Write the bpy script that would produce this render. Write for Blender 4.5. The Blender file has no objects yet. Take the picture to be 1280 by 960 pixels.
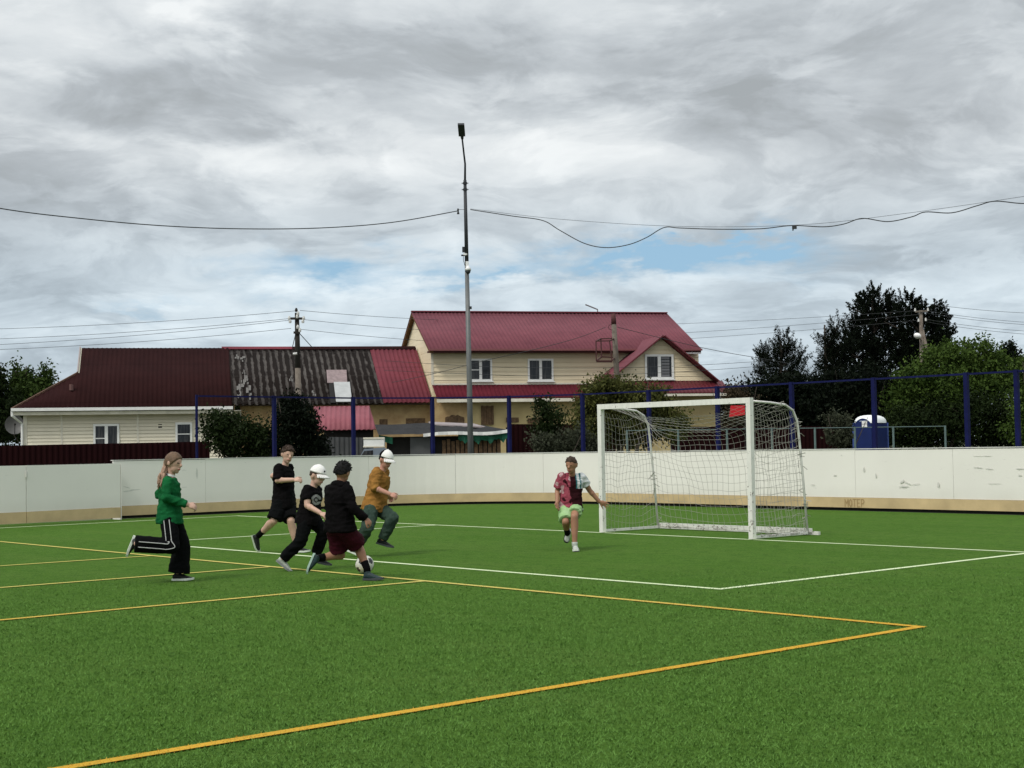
import bpy, math, random
import numpy as np
from mathutils import Vector, Matrix, noise

scene = bpy.context.scene
COL = scene.collection
R = math.radians

# ---------------------------------------------------------------- camera
FPX, EYE, PITCH, ROLL = 1826.6, 1.40, 0.0436, -0.0159     # focal length in 1280-wide pixels
_f = Vector((0, math.cos(PITCH), math.sin(PITCH)))
_r0 = Vector((1, 0, 0)); _u0 = _r0.cross(_f)
RIGHT = _r0 * math.cos(ROLL) + _u0 * math.sin(ROLL)
UP = _u0 * math.cos(ROLL) - _r0 * math.sin(ROLL)
FWD = _f
cam = bpy.data.cameras.new("camera")
cam.sensor_width = 36.0
cam.lens = 36.0 * FPX / 1280.0
cam.clip_start = 0.1
cam.clip_end = 3000
cam_ob = bpy.data.objects.new("camera", cam)
cam_ob.matrix_world = Matrix(((RIGHT.x, UP.x, -FWD.x, 0), (RIGHT.y, UP.y, -FWD.y, 0), (RIGHT.z, UP.z, -FWD.z, EYE), (0, 0, 0, 1)))
COL.objects.link(cam_ob)
scene.camera = cam_ob

# ---------------------------------------------------------------- light
SUN_EL, SUN_AZ = R(50), R(-138)          # azimuth measured from +Y towards +X: left of and behind the camera
sun_dir = Vector((math.sin(SUN_AZ) * math.cos(SUN_EL), math.cos(SUN_AZ) * math.cos(SUN_EL), math.sin(SUN_EL)))
sl = bpy.data.lights.new("sun", 'SUN'); sl.energy = 1.5; sl.angle = R(10); sl.color = (1.0, 0.95, 0.87)
so = bpy.data.objects.new("sun", sl); COL.objects.link(so)
so.rotation_euler = (-sun_dir).to_track_quat('-Z', 'Y').to_euler()

vs = scene.view_settings
vs.view_transform = 'Standard'; vs.look = 'None'; vs.exposure = 0.12; vs.gamma = 1.0; vs.use_curve_mapping = False
scene.cycles.max_bounces = 6
scene.cycles.transparent_max_bounces = 16

# ---------------------------------------------------------------- node helper
class NT:
    def __init__(s, tree): s.t = tree; s.n = tree.nodes; s.l = tree.links
    def add(s, typ, **kw):
        n = s.n.new(typ)
        for k, v in kw.items(): setattr(n, k, v)
        return n
    def put(s, sock, v):
        if isinstance(v, bpy.types.NodeSocket): s.l.new(v, sock)
        elif v is not None:
            try: sock.default_value = v
            except Exception: sock.default_value = (*v, 1.0)
    def math(s, op, a, b=None, c=None, clamp=False):
        n = s.add('ShaderNodeMath', operation=op, use_clamp=clamp)
        s.put(n.inputs[0], a)
        if b is not None: s.put(n.inputs[1], b)
        if c is not None: s.put(n.inputs[2], c)
        return n.outputs[0]
    def vmath(s, op, a, b=None):
        n = s.add('ShaderNodeVectorMath', operation=op)
        s.put(n.inputs[0], a)
        if b is not None: s.put(n.inputs[1], b)
        return n
    def mix(s, fac, a, b, blend='MIX'):
        n = s.add('ShaderNodeMix', data_type='RGBA', blend_type=blend)
        s.put(n.inputs[0], fac)
        for i, v in ((6, a), (7, b)):
            if isinstance(v, tuple) and len(v) == 3: v = (*v, 1)
            s.put(n.inputs[i], v)
        return n.outputs[2]
    def ramp(s, fac, stops, interp='LINEAR'):
        n = s.add('ShaderNodeValToRGB'); cr = n.color_ramp; cr.interpolation = interp
        while len(cr.elements) < len(stops): cr.elements.new(0.5)
        for e, (p, c) in zip(cr.elements, stops):
            e.position = p; e.color = (*c, 1) if isinstance(c, tuple) else (c, c, c, 1)
        s.put(n.inputs[0], fac); return n.outputs[0]
    def noise(s, vec, scale, detail=3, rough=0.55, dist=0.0):
        n = s.add('ShaderNodeTexNoise'); s.put(n.inputs['Vector'], vec)
        n.inputs['Scale'].default_value = scale; n.inputs['Detail'].default_value = detail
        n.inputs['Roughness'].default_value = rough; n.inputs['Distortion'].default_value = dist
        return n.outputs[0]
    def sep(s, v):
        n = s.add('ShaderNodeSeparateXYZ'); s.put(n.inputs[0], v); return n.outputs
    def comb(s, x, y, z):
        n = s.add('ShaderNodeCombineXYZ')
        for i, v in enumerate((x, y, z)): s.put(n.inputs[i], v)
        return n.outputs[0]
    def mapping(s, vec, scale=(1, 1, 1), loc=(0, 0, 0), rot=(0, 0, 0)):
        n = s.add('ShaderNodeMapping'); s.put(n.inputs[0], vec)
        n.inputs['Scale'].default_value = scale; n.inputs['Location'].default_value = loc; n.inputs['Rotation'].default_value = rot
        return n.outputs[0]
    def maprange(s, v, a, b, c, d, smooth=False):
        n = s.add('ShaderNodeMapRange', interpolation_type='SMOOTHSTEP' if smooth else 'LINEAR')
        s.put(n.inputs[0], v)
        for i, q in enumerate((a, b, c, d)): n.inputs[i + 1].default_value = q
        return n.outputs[0]

# ---------------------------------------------------------------- sky: layered cloud over a Nishita sky
world = bpy.data.worlds.new("World"); scene.world = world; world.use_nodes = True
w = NT(world.node_tree)
for n in list(w.n): w.n.remove(n)
def pxdir(px, py):
    return ((px - 640) / FPX * RIGHT + (480 - py) / FPX * UP + FWD).normalized()
tc = w.add('ShaderNodeTexCoord')
dirv = w.vmath('NORMALIZE', tc.outputs['Generated']).outputs[0]
dx, dy, dz = w.sep(dirv)
sky = w.add('ShaderNodeTexSky', sky_type='NISHITA')
sky.sun_disc = False; sky.sun_elevation = SUN_EL; sky.sun_rotation = SUN_AZ
sky.air_density = 1.0; sky.dust_density = 1.5; sky.ozone_density = 1.5
den = w.math('ADD', w.math('MAXIMUM', dz, 0.0), 0.26)
pl = w.comb(w.math('DIVIDE', dx, den), w.math('DIVIDE', dy, den), 0.0)      # cloud layer seen in perspective
warp = w.vmath('ADD', pl, w.vmath('SCALE', w.add('ShaderNodeTexNoise').outputs[1]).outputs[0])
_wn = [n for n in w.n if n.bl_idname == 'ShaderNodeTexNoise'][0]; w.put(_wn.inputs['Vector'], pl); _wn.inputs['Scale'].default_value = 2.2; _wn.inputs['Detail'].default_value = 2
[n for n in w.n if n.bl_idname == 'ShaderNodeVectorMath' and n.operation == 'SCALE'][0].inputs['Scale'].default_value = 0.35
wv = warp.outputs[0]
big = w.noise(w.mapping(wv, (0.8, 1.0, 1), (3.1, 1.7, 0)), 1.7, 4, 0.5)
mid = w.noise(w.mapping(wv, (0.9, 0.85, 1), (7.3, 2.9, 0.4)), 4.6, 10, 0.60)
fine = w.noise(w.mapping(wv, (0.8, 1.2, 1), (1.3, 5.2, 0.8)), 13.0, 6, 0.62)
shade = w.math('ADD', w.math('MULTIPLY', big, 0.50), w.math('ADD', w.math('MULTIPLY', mid, 0.44), w.math('MULTIPLY', fine, 0.10)))
puff = w.noise(w.mapping(wv, (0.9, 1.0, 1), (11.3, 4.4, 1.8)), 6.5, 11, 0.58, 0.25)
shade = w.math('ADD', shade, w.maprange(puff, 0.46, 0.56, -0.026, 0.026, True))
edge = w.noise(w.mapping(wv, (0.8, 1.1, 1), (1.3, 14.4, 3.8)), 2.6, 11, 0.55, 0.15)
shade = w.math('ADD', shade, w.maprange(edge, 0.49, 0.535, -0.022, 0.022, True))
def spot(px, py, sx, sy, amp, base):
    """a broad bank of thicker (amp<0) or thinner (amp>0) cloud round one direction of the sky"""
    c = pxdir(px, py)
    az = math.atan2(c.x, c.y); el = math.asin(c.z)
    a = w.math('DIVIDE', w.math('SUBTRACT', AZ, az), sx / FPX)
    b = w.math('DIVIDE', w.math('SUBTRACT', EL, el), sy / FPX)
    g = w.math('POWER', 2.718, w.math('MULTIPLY', w.math('ADD', w.math('MULTIPLY', a, a), w.math('MULTIPLY', b, b)), -1.0))
    return w.math('MULTIPLY_ADD', g, amp, base)
AZ0 = w.math('ARCTAN2', dx, dy); EL0 = w.math('ARCSINE', dz)
wob = w.noise(w.mapping(dirv, (6, 6, 16)), 1.6, 5, 0.6)
AZ = w.math('ADD', AZ0, w.math('MULTIPLY', w.math('SUBTRACT', wob, 0.5), 0.16))
wob2 = w.noise(w.mapping(dirv, (7, 7, 22), (4, 2, 1)), 1.9, 5, 0.6)
EL = w.math('ADD', EL0, w.math('MULTIPLY', w.math('SUBTRACT', wob2, 0.5), 0.075))
s = shade
for q in SPOTS if 'SPOTS' in globals() else [
        (30, 60, 150, 60, 0.16), (255, 5, 60, 26, 0.22), (200, 130, 260, 38, -0.11), (640, 70, 330, 48, -0.12), (980, 60, 280, 60, -0.10),
        (330, 205, 120, 34, 0.11), (90, 190, 110, 40, 0.05), (840, 180, 210, 40, 0.045), (1100, 160, 200, 34, -0.07),
        (690, 215, 130, 46, 0.02), (150, 262, 200, 22, -0.03), (700, 370, 170, 22, 0.14), (860, 352, 120, 10, 0.10), (300, 400, 320, 26, 0.08),
        (560, 250, 150, 30, -0.05), (1150, 280, 160, 26, -0.02), (1000, 420, 300, 30, 0.05)]:
    s = spot(*q, s)
cloud = w.ramp(s, [(0.33, (3.55, 3.85, 4.05)), (0.42, (4.3, 4.66, 4.95)), (0.49, (5.2, 5.6, 5.9)), (0.57, (6.3, 6.7, 6.95)), (0.74, (8.2, 8.5, 8.6))])
cool = w.maprange(EL0, R(12), R(5.0), 0.0, 1.0, True)       # thinner, bluer cloud low over the houses
cloud = w.mix(w.math('MULTIPLY', cool, 0.65), cloud, w.vmath('MULTIPLY', cloud, (0.89, 1.01, 1.09)).outputs[0])
gap = w.math('MULTIPLY', w.noise(w.mapping(wv, (0.7, 1.6, 1), (2.2, 9.1, 0.3)), 3.0, 6, 0.6), 0.0)
for q in [(815, 324, 105, 20, 1.9), (905, 306, 85, 13, 1.5), (425, 346, 85, 17, 1.5), (590, 345, 60, 8, 0.9), (350, 325, 110, 12, 0.5), (640, 330, 200, 12, 0.35), (200, 380, 60, 6, 0.35), (960, 345, 90, 12, 0.25)]:
    gap = spot(*q, gap)
gap = w.math('MULTIPLY', gap, w.maprange(mid, 0.36, 0.60, 1.15, 0.5), clamp=True)
veil = w.mix(0.25, (3.0, 5.1, 7.0), sky.outputs[0])
skyc = w.mix(gap, cloud, veil)
glow = w.math('POWER', w.math('MAXIMUM', w.vmath('DOT_PRODUCT', dirv, tuple(sun_dir)).outputs['Value'], 0.0), 4.0)
skyc = w.mix(1.0, skyc, w.comb(w.math('MULTIPLY', glow, 7.0), w.math('MULTIPLY', glow, 6.8), w.math('MULTIPLY', glow, 6.4)), 'ADD')
zen = w.maprange(EL0, R(17), R(60), 1.0, 1.6, True)       # an overcast sky is brightest overhead
skyc = w.vmath('MULTIPLY', skyc, w.comb(zen, zen, zen)).outputs[0]
bg = w.add('ShaderNodeBackground'); w.put(bg.inputs[0], skyc); bg.inputs[1].default_value = 0.1
wo = w.add('ShaderNodeOutputWorld'); w.l.new(bg.outputs[0], wo.inputs[0])

# ---------------------------------------------------------------- pixel helpers (where a point of the photograph stands in the place)
def ray(px, py):
    d = (px - 640) / FPX * RIGHT + (480 - py) / FPX * UP + FWD
    return d / d.y
def at(px, py, Y):
    return Vector((0, 0, EYE)) + ray(px, py) * Y
def ground(px, py, z=0.0):
    d = ray(px, py)
    return Vector((0, 0, EYE)) + d * ((z - EYE) / d.z)
YAW = 0.8434
CAMC = Vector((6.2431, -9.6253, 0))
def court(x, y, z=0.0):
    """volleyball-court coordinates (x along the sideline, y away) to the scene"""
    dx_, dy_ = x - CAMC.x, y - CAMC.y
    c, s_ = math.cos(YAW), math.sin(YAW)
    return Vector((dx_ * c + dy_ * s_, -dx_ * s_ + dy_ * c, z))
COURT_A = -YAW                 # direction of the court's x axis in the scene

# ---------------------------------------------------------------- materials
def mat(name, col, rough=0.7, var=0.0, vscale=3.0, bump=0.0, bscale=60.0, spec=0.3, metal=0.0, tint=None, detail=4, emit=None, backface=None):
    m = bpy.data.materials.new(name); m.use_nodes = True
    t = NT(m.node_tree); b = t.n['Principled BSDF']
    b.inputs['Roughness'].default_value = rough; b.inputs['Metallic'].default_value = metal
    b.inputs['Specular IOR Level'].default_value = spec
    b.inputs['Base Color'].default_value = (*col, 1)
    co = t.add('ShaderNodeTexCoord').outputs['Object']
    if var > 0:
        n = t.noise(co, vscale, detail, 0.6)
        k = t.maprange(n, 0.25, 0.75, 0.0, 1.0)
        c2 = tint if tint else tuple(c * (1 - var) for c in col)
        t.put(b.inputs['Base Color'], t.mix(k, c2, tuple(min(1, c * (1 + var * 0.5)) for c in col)))
    if bump > 0:
        bn = t.add('ShaderNodeBump'); bn.inputs['Strength'].default_value = bump; bn.inputs['Distance'].default_value = 0.02
        t.put(bn.inputs['Height'], t.noise(co, bscale, 4, 0.6)); t.put(b.inputs['Normal'], bn.outputs[0])
    m['nt'] = 1
    return m

# ---------------------------------------------------------------- mesh builder
class MB:
    def __init__(s): s.v = []; s.f = []; s.mi = []; s.sm = []; s.cur = 0; s.smooth = False
    def face(s, idx): s.f.append(tuple(idx)); s.mi.append(s.cur); s.sm.append(s.smooth)
    def poly(s, pts):
        i = len(s.v); s.v += [tuple(p) for p in pts]; s.face(range(i, i + len(pts))); return s
    def hexa(s, b, t):
        i = len(s.v); n = len(b); s.v += [tuple(p) for p in b] + [tuple(p) for p in t]
        s.face([i + k for k in range(n)][::-1]); s.face([i + n + k for k in range(n)])
        for k in range(n):
            j = (k + 1) % n; s.face((i + k, i + j, i + n + j, i + n + k))
        return s
    def box(s, x0, x1, y0, y1, z0, z1):
        return s.hexa([(x0, y0, z0), (x1, y0, z0), (x1, y1, z0), (x0, y1, z0)], [(x0, y0, z1), (x1, y0, z1), (x1, y1, z1), (x0, y1, z1)])
    def slab(s, pts, off):
        """thick sheet: polygon pts extruded by the vector off"""
        return s.hexa([Vector(p) for p in pts], [Vector(p) + Vector(off) for p in pts])
    def beam(s, p, q, wd, ht=None, up=(0, 0, 1)):
        p, q = Vector(p), Vector(q); d = (q - p).normalized(); up = Vector(up)
        if abs(d.dot(up)) > 0.98: up = Vector((0, 1, 0))
        sx = d.cross(up).normalized(); sy = sx.cross(d); ht = ht or wd
        c = [(-1, -1), (1, -1), (1, 1), (-1, 1)]
        return s.hexa([p + sx * a * wd / 2 + sy * b * ht / 2 for a, b in c], [q + sx * a * wd / 2 + sy * b * ht / 2 for a, b in c])
    def tube(s, pts, r, n=8, cap=True, flat=1.0):
        pts = [Vector(p) for p in pts]; m = len(pts)
        rs = list(r) if hasattr(r, '__len__') else [r] * m
        i0 = len(s.v); prev = None
        for k, p in enumerate(pts):
            d = (pts[min(k + 1, m - 1)] - pts[max(k - 1, 0)])
            d = d.normalized() if d.length > 1e-9 else Vector((0, 0, 1))
            if prev is None:
                a = Vector((0, 0, 1)) if abs(d.z) < 0.9 else Vector((0, 1, 0))
                sx = d.cross(a).normalized()
            else:
                sx = (prev - d * prev.dot(d)).normalized()
            prev = sx; sy = d.cross(sx)
            for q in range(n):
                t = 2 * math.pi * q / n
                s.v.append(tuple(p + sx * math.cos(t) * rs[k] + sy * math.sin(t) * rs[k] * flat))
        for k in range(m - 1):
            for q in range(n):
                a = i0 + k * n + q; b = i0 + k * n + (q + 1) % n
                s.face((a, b, b + n, a + n))
        if cap and n > 2:
            s.face([i0 + q for q in range(n)][::-1]); s.face([i0 + (m - 1) * n + q for q in range(n)])
        return s
    def ball(s, c, r, nu=12, nv=8, axes=None):
        c = Vector(c); r = r if hasattr(r, '__len__') else (r, r, r)
        ax = axes or (Vector((1, 0, 0)), Vector((0, 1, 0)), Vector((0, 0, 1)))
        i0 = len(s.v)
        s.v.append(tuple(c + ax[2] * r[2]))
        for j in range(1, nv):
            th = math.pi * j / nv
            for i in range(nu):
                ph = 2 * math.pi * i / nu
                s.v.append(tuple(c + ax[0] * r[0] * math.sin(th) * math.cos(ph) + ax[1] * r[1] * math.sin(th) * math.sin(ph) + ax[2] * r[2] * math.cos(th)))
        s.v.append(tuple(c - ax[2] * r[2])); last = len(s.v) - 1
        for i in range(nu):
            s.face((i0, i0 + 1 + i, i0 + 1 + (i + 1) % nu))
            s.face((last, last - nu + (i + 1) % nu, last - nu + i))
        for j in range(nv - 2):
            for i in range(nu):
                a = i0 + 1 + j * nu + i; b = i0 + 1 + j * nu + (i + 1) % nu
                s.face((a, a + nu, b + nu, b))
        return s
    def build(s, name, mats, parent=None, world=True, loc=None, rz=0.0):
        """one mesh object; world=True: coordinates are scene coordinates, else those of the thing's own frame"""
        me = bpy.data.meshes.new(name)
        v = s.v
        if world and (parent is not None or loc is not None):
            if parent is not None:
                root = parent
                while root.parent: root = root.parent
                M = (Matrix.Translation(root.location) @ Matrix.Rotation(root.rotation_euler.z, 4, 'Z')).inverted()
            else:
                M = (Matrix.Translation(Vector(loc)) @ Matrix.Rotation(rz, 4, 'Z')).inverted()
            v = [tuple(M @ Vector(p)) for p in v]
        me.from_pydata(v, [], s.f)
        for m in (mats if isinstance(mats, (list, tuple)) else [mats]): me.materials.append(m)
        me.polygons.foreach_set('material_index', s.mi)
        me.polygons.foreach_set('use_smooth', s.sm)
        me.update()
        o = bpy.data.objects.new(name, me); COL.objects.link(o)
        if parent is not None: o.parent = parent
        elif loc is not None: o.location = loc; o.rotation_euler.z = rz
        return o

def tag(o, label=None, cat=None, group=None, kind=None):
    if label: o['label'] = label
    if cat: o['category'] = cat
    if group: o['group'] = group
    if kind: o['kind'] = kind
    return o
def thing(name, label, cat, loc=(0, 0, 0), rz=0.0, group=None):
    o = bpy.data.objects.new(name, None); COL.objects.link(o)
    o.empty_display_size = 0.3
    o.location = loc; o.rotation_euler.z = rz
    return tag(o, label, cat, group)
# ================================================================ GROUND, TURF, LINES
def turf_mat():
    m = bpy.data.materials.new("artificial_turf"); m.use_nodes = True
    t = NT(m.node_tree); b = t.n['Principled BSDF']
    co = t.add('ShaderNodeTexCoord').outputs['Object']
    rot = t.mapping(co, (1, 1, 1), rot=(0, 0, YAW))
    patch = t.noise(rot, 0.35, 4, 0.6)
    wear = t.noise(t.mapping(rot, (0.25, 1.6, 1)), 0.9, 4, 0.6)
    clump = t.noise(t.mapping(rot, (1, 1, 1), rot=(0, 0, -YAW)), 5.5, 5, 0.62)
    tuft = t.noise(rot, 34.0, 4, 0.7)
    blade = t.noise(t.mapping(rot, (1, 1, 1)), 190.0, 3, 0.75)
    c = t.mix(t.maprange(patch, 0.3, 0.7, 0, 1), (0.067, 0.151, 0.0185), (0.087, 0.176, 0.0263))
    c = t.mix(t.maprange(wear, 0.45, 0.75, 0, 0.5), c, (0.115, 0.184, 0.0394))
    c = t.mix(t.maprange(clump, 0.50, 0.34, 0.0, 0.50), c, (0.033, 0.085, 0.0099))
    c = t.mix(t.maprange(clump, 0.54, 0.70, 0.0, 0.35), c, (0.124, 0.217, 0.0439))
    c = t.mix(t.maprange(tuft, 0.53, 0.68, 0, 0.85), c, (0.144, 0.251, 0.0548))
    c = t.mix(t.maprange(tuft, 0.47, 0.33, 0, 0.9), c, (0.023, 0.062, 0.0076))
    c = t.mix(t.maprange(blade, 0.40, 0.60, 0.40, 0.0), c, (0.025, 0.066, 0.0088))
    t.put(b.inputs['Base Color'], c)
    b.inputs['Roughness'].default_value = 0.9; b.inputs['Specular IOR Level'].default_value = 0.03
    bn = t.add('ShaderNodeBump'); bn.inputs['Strength'].default_value = 0.9; bn.inputs['Distance'].default_value = 0.03
    h = t.math('ADD', t.math('MULTIPLY', tuft, 0.7), t.math('ADD', t.math('MULTIPLY', blade, 0.35), t.math('MULTIPLY', clump, 1.0)))
    t.put(bn.inputs['Height'], h); t.put(b.inputs['Normal'], bn.outputs[0])
    return m
def line_mat(name, col, worn, far=None):
    m = bpy.data.materials.new(name); m.use_nodes = True
    t = NT(m.node_tree); b = t.n['Principled BSDF']
    co = t.add('ShaderNodeTexCoord').outputs['Object']
    n = t.noise(co, 60, 4, 0.7); n2 = t.noise(co, 1.3, 4, 0.6)
    c = t.mix(t.maprange(n, 0.42, 0.72, 0, 0.75), col, worn)
    c = t.mix(t.maprange(n2, 0.45, 0.75, 0, 0.45), c, worn)
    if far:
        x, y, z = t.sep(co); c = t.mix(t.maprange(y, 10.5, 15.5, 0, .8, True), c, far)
    t.put(b.inputs['Base Color'], c); b.inputs['Roughness'].default_value = 0.9; b.inputs['Specular IOR Level'].default_value = 0.03
    bn = t.add('ShaderNodeBump'); bn.inputs['Strength'].default_value = 0.6; bn.inputs['Distance'].default_value = 0.01
    t.put(bn.inputs['Height'], n); t.put(b.inputs['Normal'], bn.outputs[0])
    return m
M_TURF = turf_mat()
M_WLINE = line_mat("white_line_turf", (0.66, 0.74, 0.50), (0.36, 0.46, 0.20))
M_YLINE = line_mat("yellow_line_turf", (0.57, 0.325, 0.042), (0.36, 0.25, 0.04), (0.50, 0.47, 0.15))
M_GROUND = mat("dry_ground", (0.10, 0.10, 0.055), 0.95, 0.5, 0.6, 0.5, 8, tint=(0.05, 0.075, 0.03))

g = MB(); g.poly([(-900, -300, -0.03), (900, -300, -0.03), (900, 1500, -0.03), (-900, 1500, -0.03)])
tag(g.build("ground", M_GROUND), kind='structure')
t_ = MB()
def arc(cx, cy, r, a0, a1, n):
    return [(cx + r * math.cos(a0 + (a1 - a0) * i / n), cy + r * math.sin(a0 + (a1 - a0) * i / n)) for i in range(n + 1)]
RX, RY, RR = -23.05, 15.5, 4.5
turf_poly = [(16, -40), (16, RY - 0.01)] + arc(RX + RR, RY - RR, RR, R(90), R(180), 14) + [(RX, -40)]
t_.poly([court(x, y, 0.0) for x, y in turf_poly])
tag(t_.build("turf", M_TURF), kind='structure')

def strip(mb, a, b, wd, z):
    a, b = Vector(a), Vector(b); d = (b - a).normalized(); n = Vector((-d.y, d.x)) * wd / 2
    mb.poly([court(*(a - n), z), court(*(b - n), z), court(*(b + n), z), court(*(a + n), z)])
LW = 0.085
GY, WF, WXR, WXL = 7.238, 1.307, -3.058, -14.847
wl = MB(); h = LW / 2
strip(wl, (-21.80, GY), (14, GY), LW, 0.004)
strip(wl, (-21.15, -8), (-21.84, GY + h), LW, 0.005)
strip(wl, (WXL - h, WF), (WXR + h, WF), LW, 0.004)
strip(wl, (WXR, WF + h), (WXR, GY - h), LW, 0.004)
strip(wl, (WXL, WF + h), (WXL, GY - h), LW, 0.004)
tag(wl.build("white_line_markings", M_WLINE), kind='structure')
LWY = 0.078
_g = ground(94, 959.5) - court(0, 0); _ex, _ey = court(1, 0) - court(0, 0), court(0, 1) - court(0, 0)
ENDD = Vector((_g.dot(_ex), _g.dot(_ey))).normalized()          # the near end line is painted a touch off square
yl = MB(); h = LWY / 2
strip(yl, (-18 - h, 0), (0 + h, 0), LWY, 0.008)
strip(yl, (-18, -9 - h), (ENDD.x * 9, -9 - h), LWY, 0.008)
strip(yl, tuple(ENDD * h), tuple(ENDD * 8.9), LWY, 0.008)
for x in (-6, -9, -12, -18):
    strip(yl, (x, -h), (x, -9), LWY, 0.008)
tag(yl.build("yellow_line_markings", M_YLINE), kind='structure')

# ---- the pile of the artificial turf, near the camera where single fibres can be made out
M_FIB = bpy.data.materials.new("turf_fibre"); M_FIB.use_nodes = True
def fibre_nodes(m, dark, mid_, light):
    t = NT(m.node_tree); b = t.n['Principled BSDF']; ri = t.add('ShaderNodeNewGeometry').outputs['Random Per Island']
    co = t.add('ShaderNodeTexCoord').outputs['Object']; n = t.noise(co, 5.0, 5, 0.62)
    f = t.math('ADD', t.math('MULTIPLY', ri, 0.55), t.maprange(n, 0.34, 0.66, -0.12, 0.60), clamp=True)
    t.put(b.inputs['Base Color'], t.ramp(f, [(0.0, dark), (0.5, mid_), (1.0, light)])); b.inputs['Roughness'].default_value = 0.8; b.inputs['Specular IOR Level'].default_value = 0.08
fibre_nodes(M_FIB, (0.064, 0.142, 0.026), (0.092, 0.190, 0.037), (0.116, 0.228, 0.050))
M_FIBY = bpy.data.materials.new("yellow_fibre"); M_FIBY.use_nodes = True
fibre_nodes(M_FIBY, (0.34, 0.20, 0.022), (0.53, 0.30, 0.038), (0.63, 0.40, 0.07))
def fibres():
    rs = np.random.RandomState(4); N = 330000
    y = 5.6 + 11.5 * rs.uniform(0, 1, N) ** 1.25
    x = rs.uniform(-1, 1, N) * (0.37 * y + 1.0)
    keep = rs.uniform(0, 1, N) > np.clip((y - 11.0) / 6.0, 0, 1)
    x, y = x[keep], y[keep]; n = len(x)
    ca, sa = math.cos(YAW), math.sin(YAW)
    cx, cy = x * ca - y * sa + CAMC.x, x * sa + y * ca + CAMC.y       # court coordinates
    yel = (np.abs(cy) < LWY / 2) & (cx < LWY / 2) & (cx > -18)
    yel |= (np.abs(cx * ENDD.y - cy * ENDD.x) < LWY / 2) & (cy < LWY / 2) & (cy > -9)
    for xx in (-6, -9, -12): yel |= (np.abs(cx - xx) < LWY / 2) & (cy < LWY / 2) & (cy > -9)
    wht = (np.abs(cy - WF) < LW / 2) & (cx < WXR)
    k2 = ~wht; x, y, yel = x[k2], y[k2], yel[k2]; n = len(x)
    h = rs.uniform(.008, .018, n); a = rs.uniform(0, 2 * np.pi, n); wd = rs.uniform(.0016, .0034, n) * (1 + (y - 6) * .05)
    ln = rs.normal(0, .75, (n, 2)) * h[:, None]; 
    p = np.stack([x, y, np.full(n, .001)], 1); s_ = np.stack([np.cos(a), np.sin(a), np.zeros(n)], 1) * wd[:, None]
    tip = p + np.stack([ln[:, 0], ln[:, 1], h], 1)
    co = np.stack([p - s_, p + s_, tip], 1).reshape(-1, 3).astype('f')
    me = bpy.data.meshes.new("turf_fibres"); me.vertices.add(3 * n); me.vertices.foreach_set('co', co.ravel())
    me.loops.add(3 * n); me.loops.foreach_set('vertex_index', np.arange(3 * n, dtype='i'))
    me.polygons.add(n); me.polygons.foreach_set('loop_start', np.arange(0, 3 * n, 3, dtype='i'))
    me.materials.append(M_FIB); me.materials.append(M_FIBY)
    me.polygons.foreach_set('material_index', yel.astype('i')); me.update(calc_edges=True); me.validate()
    o = bpy.data.objects.new("turf_fibres", me); COL.objects.link(o)
    return tag(o, "short green fibres of the artificial turf in the foreground", "grass", None, 'stuff')
fibres()

# ================================================================ RINK BOARDS
def board_mat(name, col, scuff=1.0):
    m = bpy.data.materials.new(name); m.use_nodes = True
    t = NT(m.node_tree); b = t.n['Principled BSDF']
    co = t.add('ShaderNodeTexCoord').outputs['Object']
    n = t.noise(t.mapping(co, (1, 1, 1)), 0.6, 5, 0.6)
    c = t.mix(t.maprange(n, 0.3, 0.75, 0, 0.5), col, tuple(k * 0.86 for k in col))
    sc_ = t.noise(t.mapping(co, (1.1, 1.1, 5.5)), 1.7, 6, 0.72, 0.6)
    c = t.mix(t.maprange(sc_, 0.66, 0.80, 0, 0.42 * scuff), c, (0.22, 0.22, 0.20))
    st = t.noise(t.mapping(co, (3, 3, 22), (5, 3, 1)), 1.3, 5, 0.7)
    c = t.mix(t.maprange(st, 0.68, 0.76, 0, 0.45 * scuff), c, (0.10, 0.10, 0.09))
    x, y, z = t.sep(co)
    dirt_shade = t.math('MULTIPLY', t.maprange(z, 0.55, 0.28, 0, 0.30), t.noise(t.mapping(co, (1, 1, 0.2)), 3, 4))
    c = t.mix(dirt_shade, c, (0.40, 0.37, 0.30))
    t.put(b.inputs['Base Color'], c); b.inputs['Roughness'].default_value = 0.55; b.inputs['Specular IOR Level'].default_value = 0.3
    return m
M_BOARD = board_mat("white_board_plastic", (0.78, 0.755, 0.705))
M_KICK = mat("tan_kick_plate", (0.54, 0.405, 0.225), 0.6, 0.25, 1.8)
M_DARKBASE = mat("dark_board_base", (0.012, 0.011, 0.010), 0.9)
M_SCUFF = mat("black_scuff", (0.44, 0.43, 0.40), 0.8, 0.5, 14, tint=(0.60, 0.59, 0.55))
M_INK = mat("brown_marker_ink", (0.34, 0.23, 0.11), 0.8)

def path_pts(off, y0=4.90, x1=9.0, narc=16):
    return [(RX - off, y0), (RX - off, RY - RR)] + arc(RX + RR, RY - RR, RR + off, R(180), R(90), narc)[1:] + [(x1, RY + off)]
def resample(pts, step):
    out = [Vector(pts[0])]; acc = 0
    P = [Vector(p) for p in pts]
    for a, b in zip(P, P[1:]):
        L = (b - a).length; pos = step - acc
        while pos <= L: out.append(a + (b - a) * pos / L); pos += step
        acc = L - (pos - step)
    return out
def wall_strip(mb, inner, outer, z0, z1):
    for (a, b), (c, d) in zip(zip(inner, inner[1:]), zip(outer, outer[1:])):
        mb.hexa([court(*a, z0), court(*b, z0), court(*d, z0), court(*c, z0)], [court(*a, z1), court(*b, z1), court(*d, z1), court(*c, z1)])
boards = thing("rink_boards", "long white rink boards with tan kick strip curving round the far end of the pitch", "board wall", court(RX, 10, 0), COURT_A)
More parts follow.
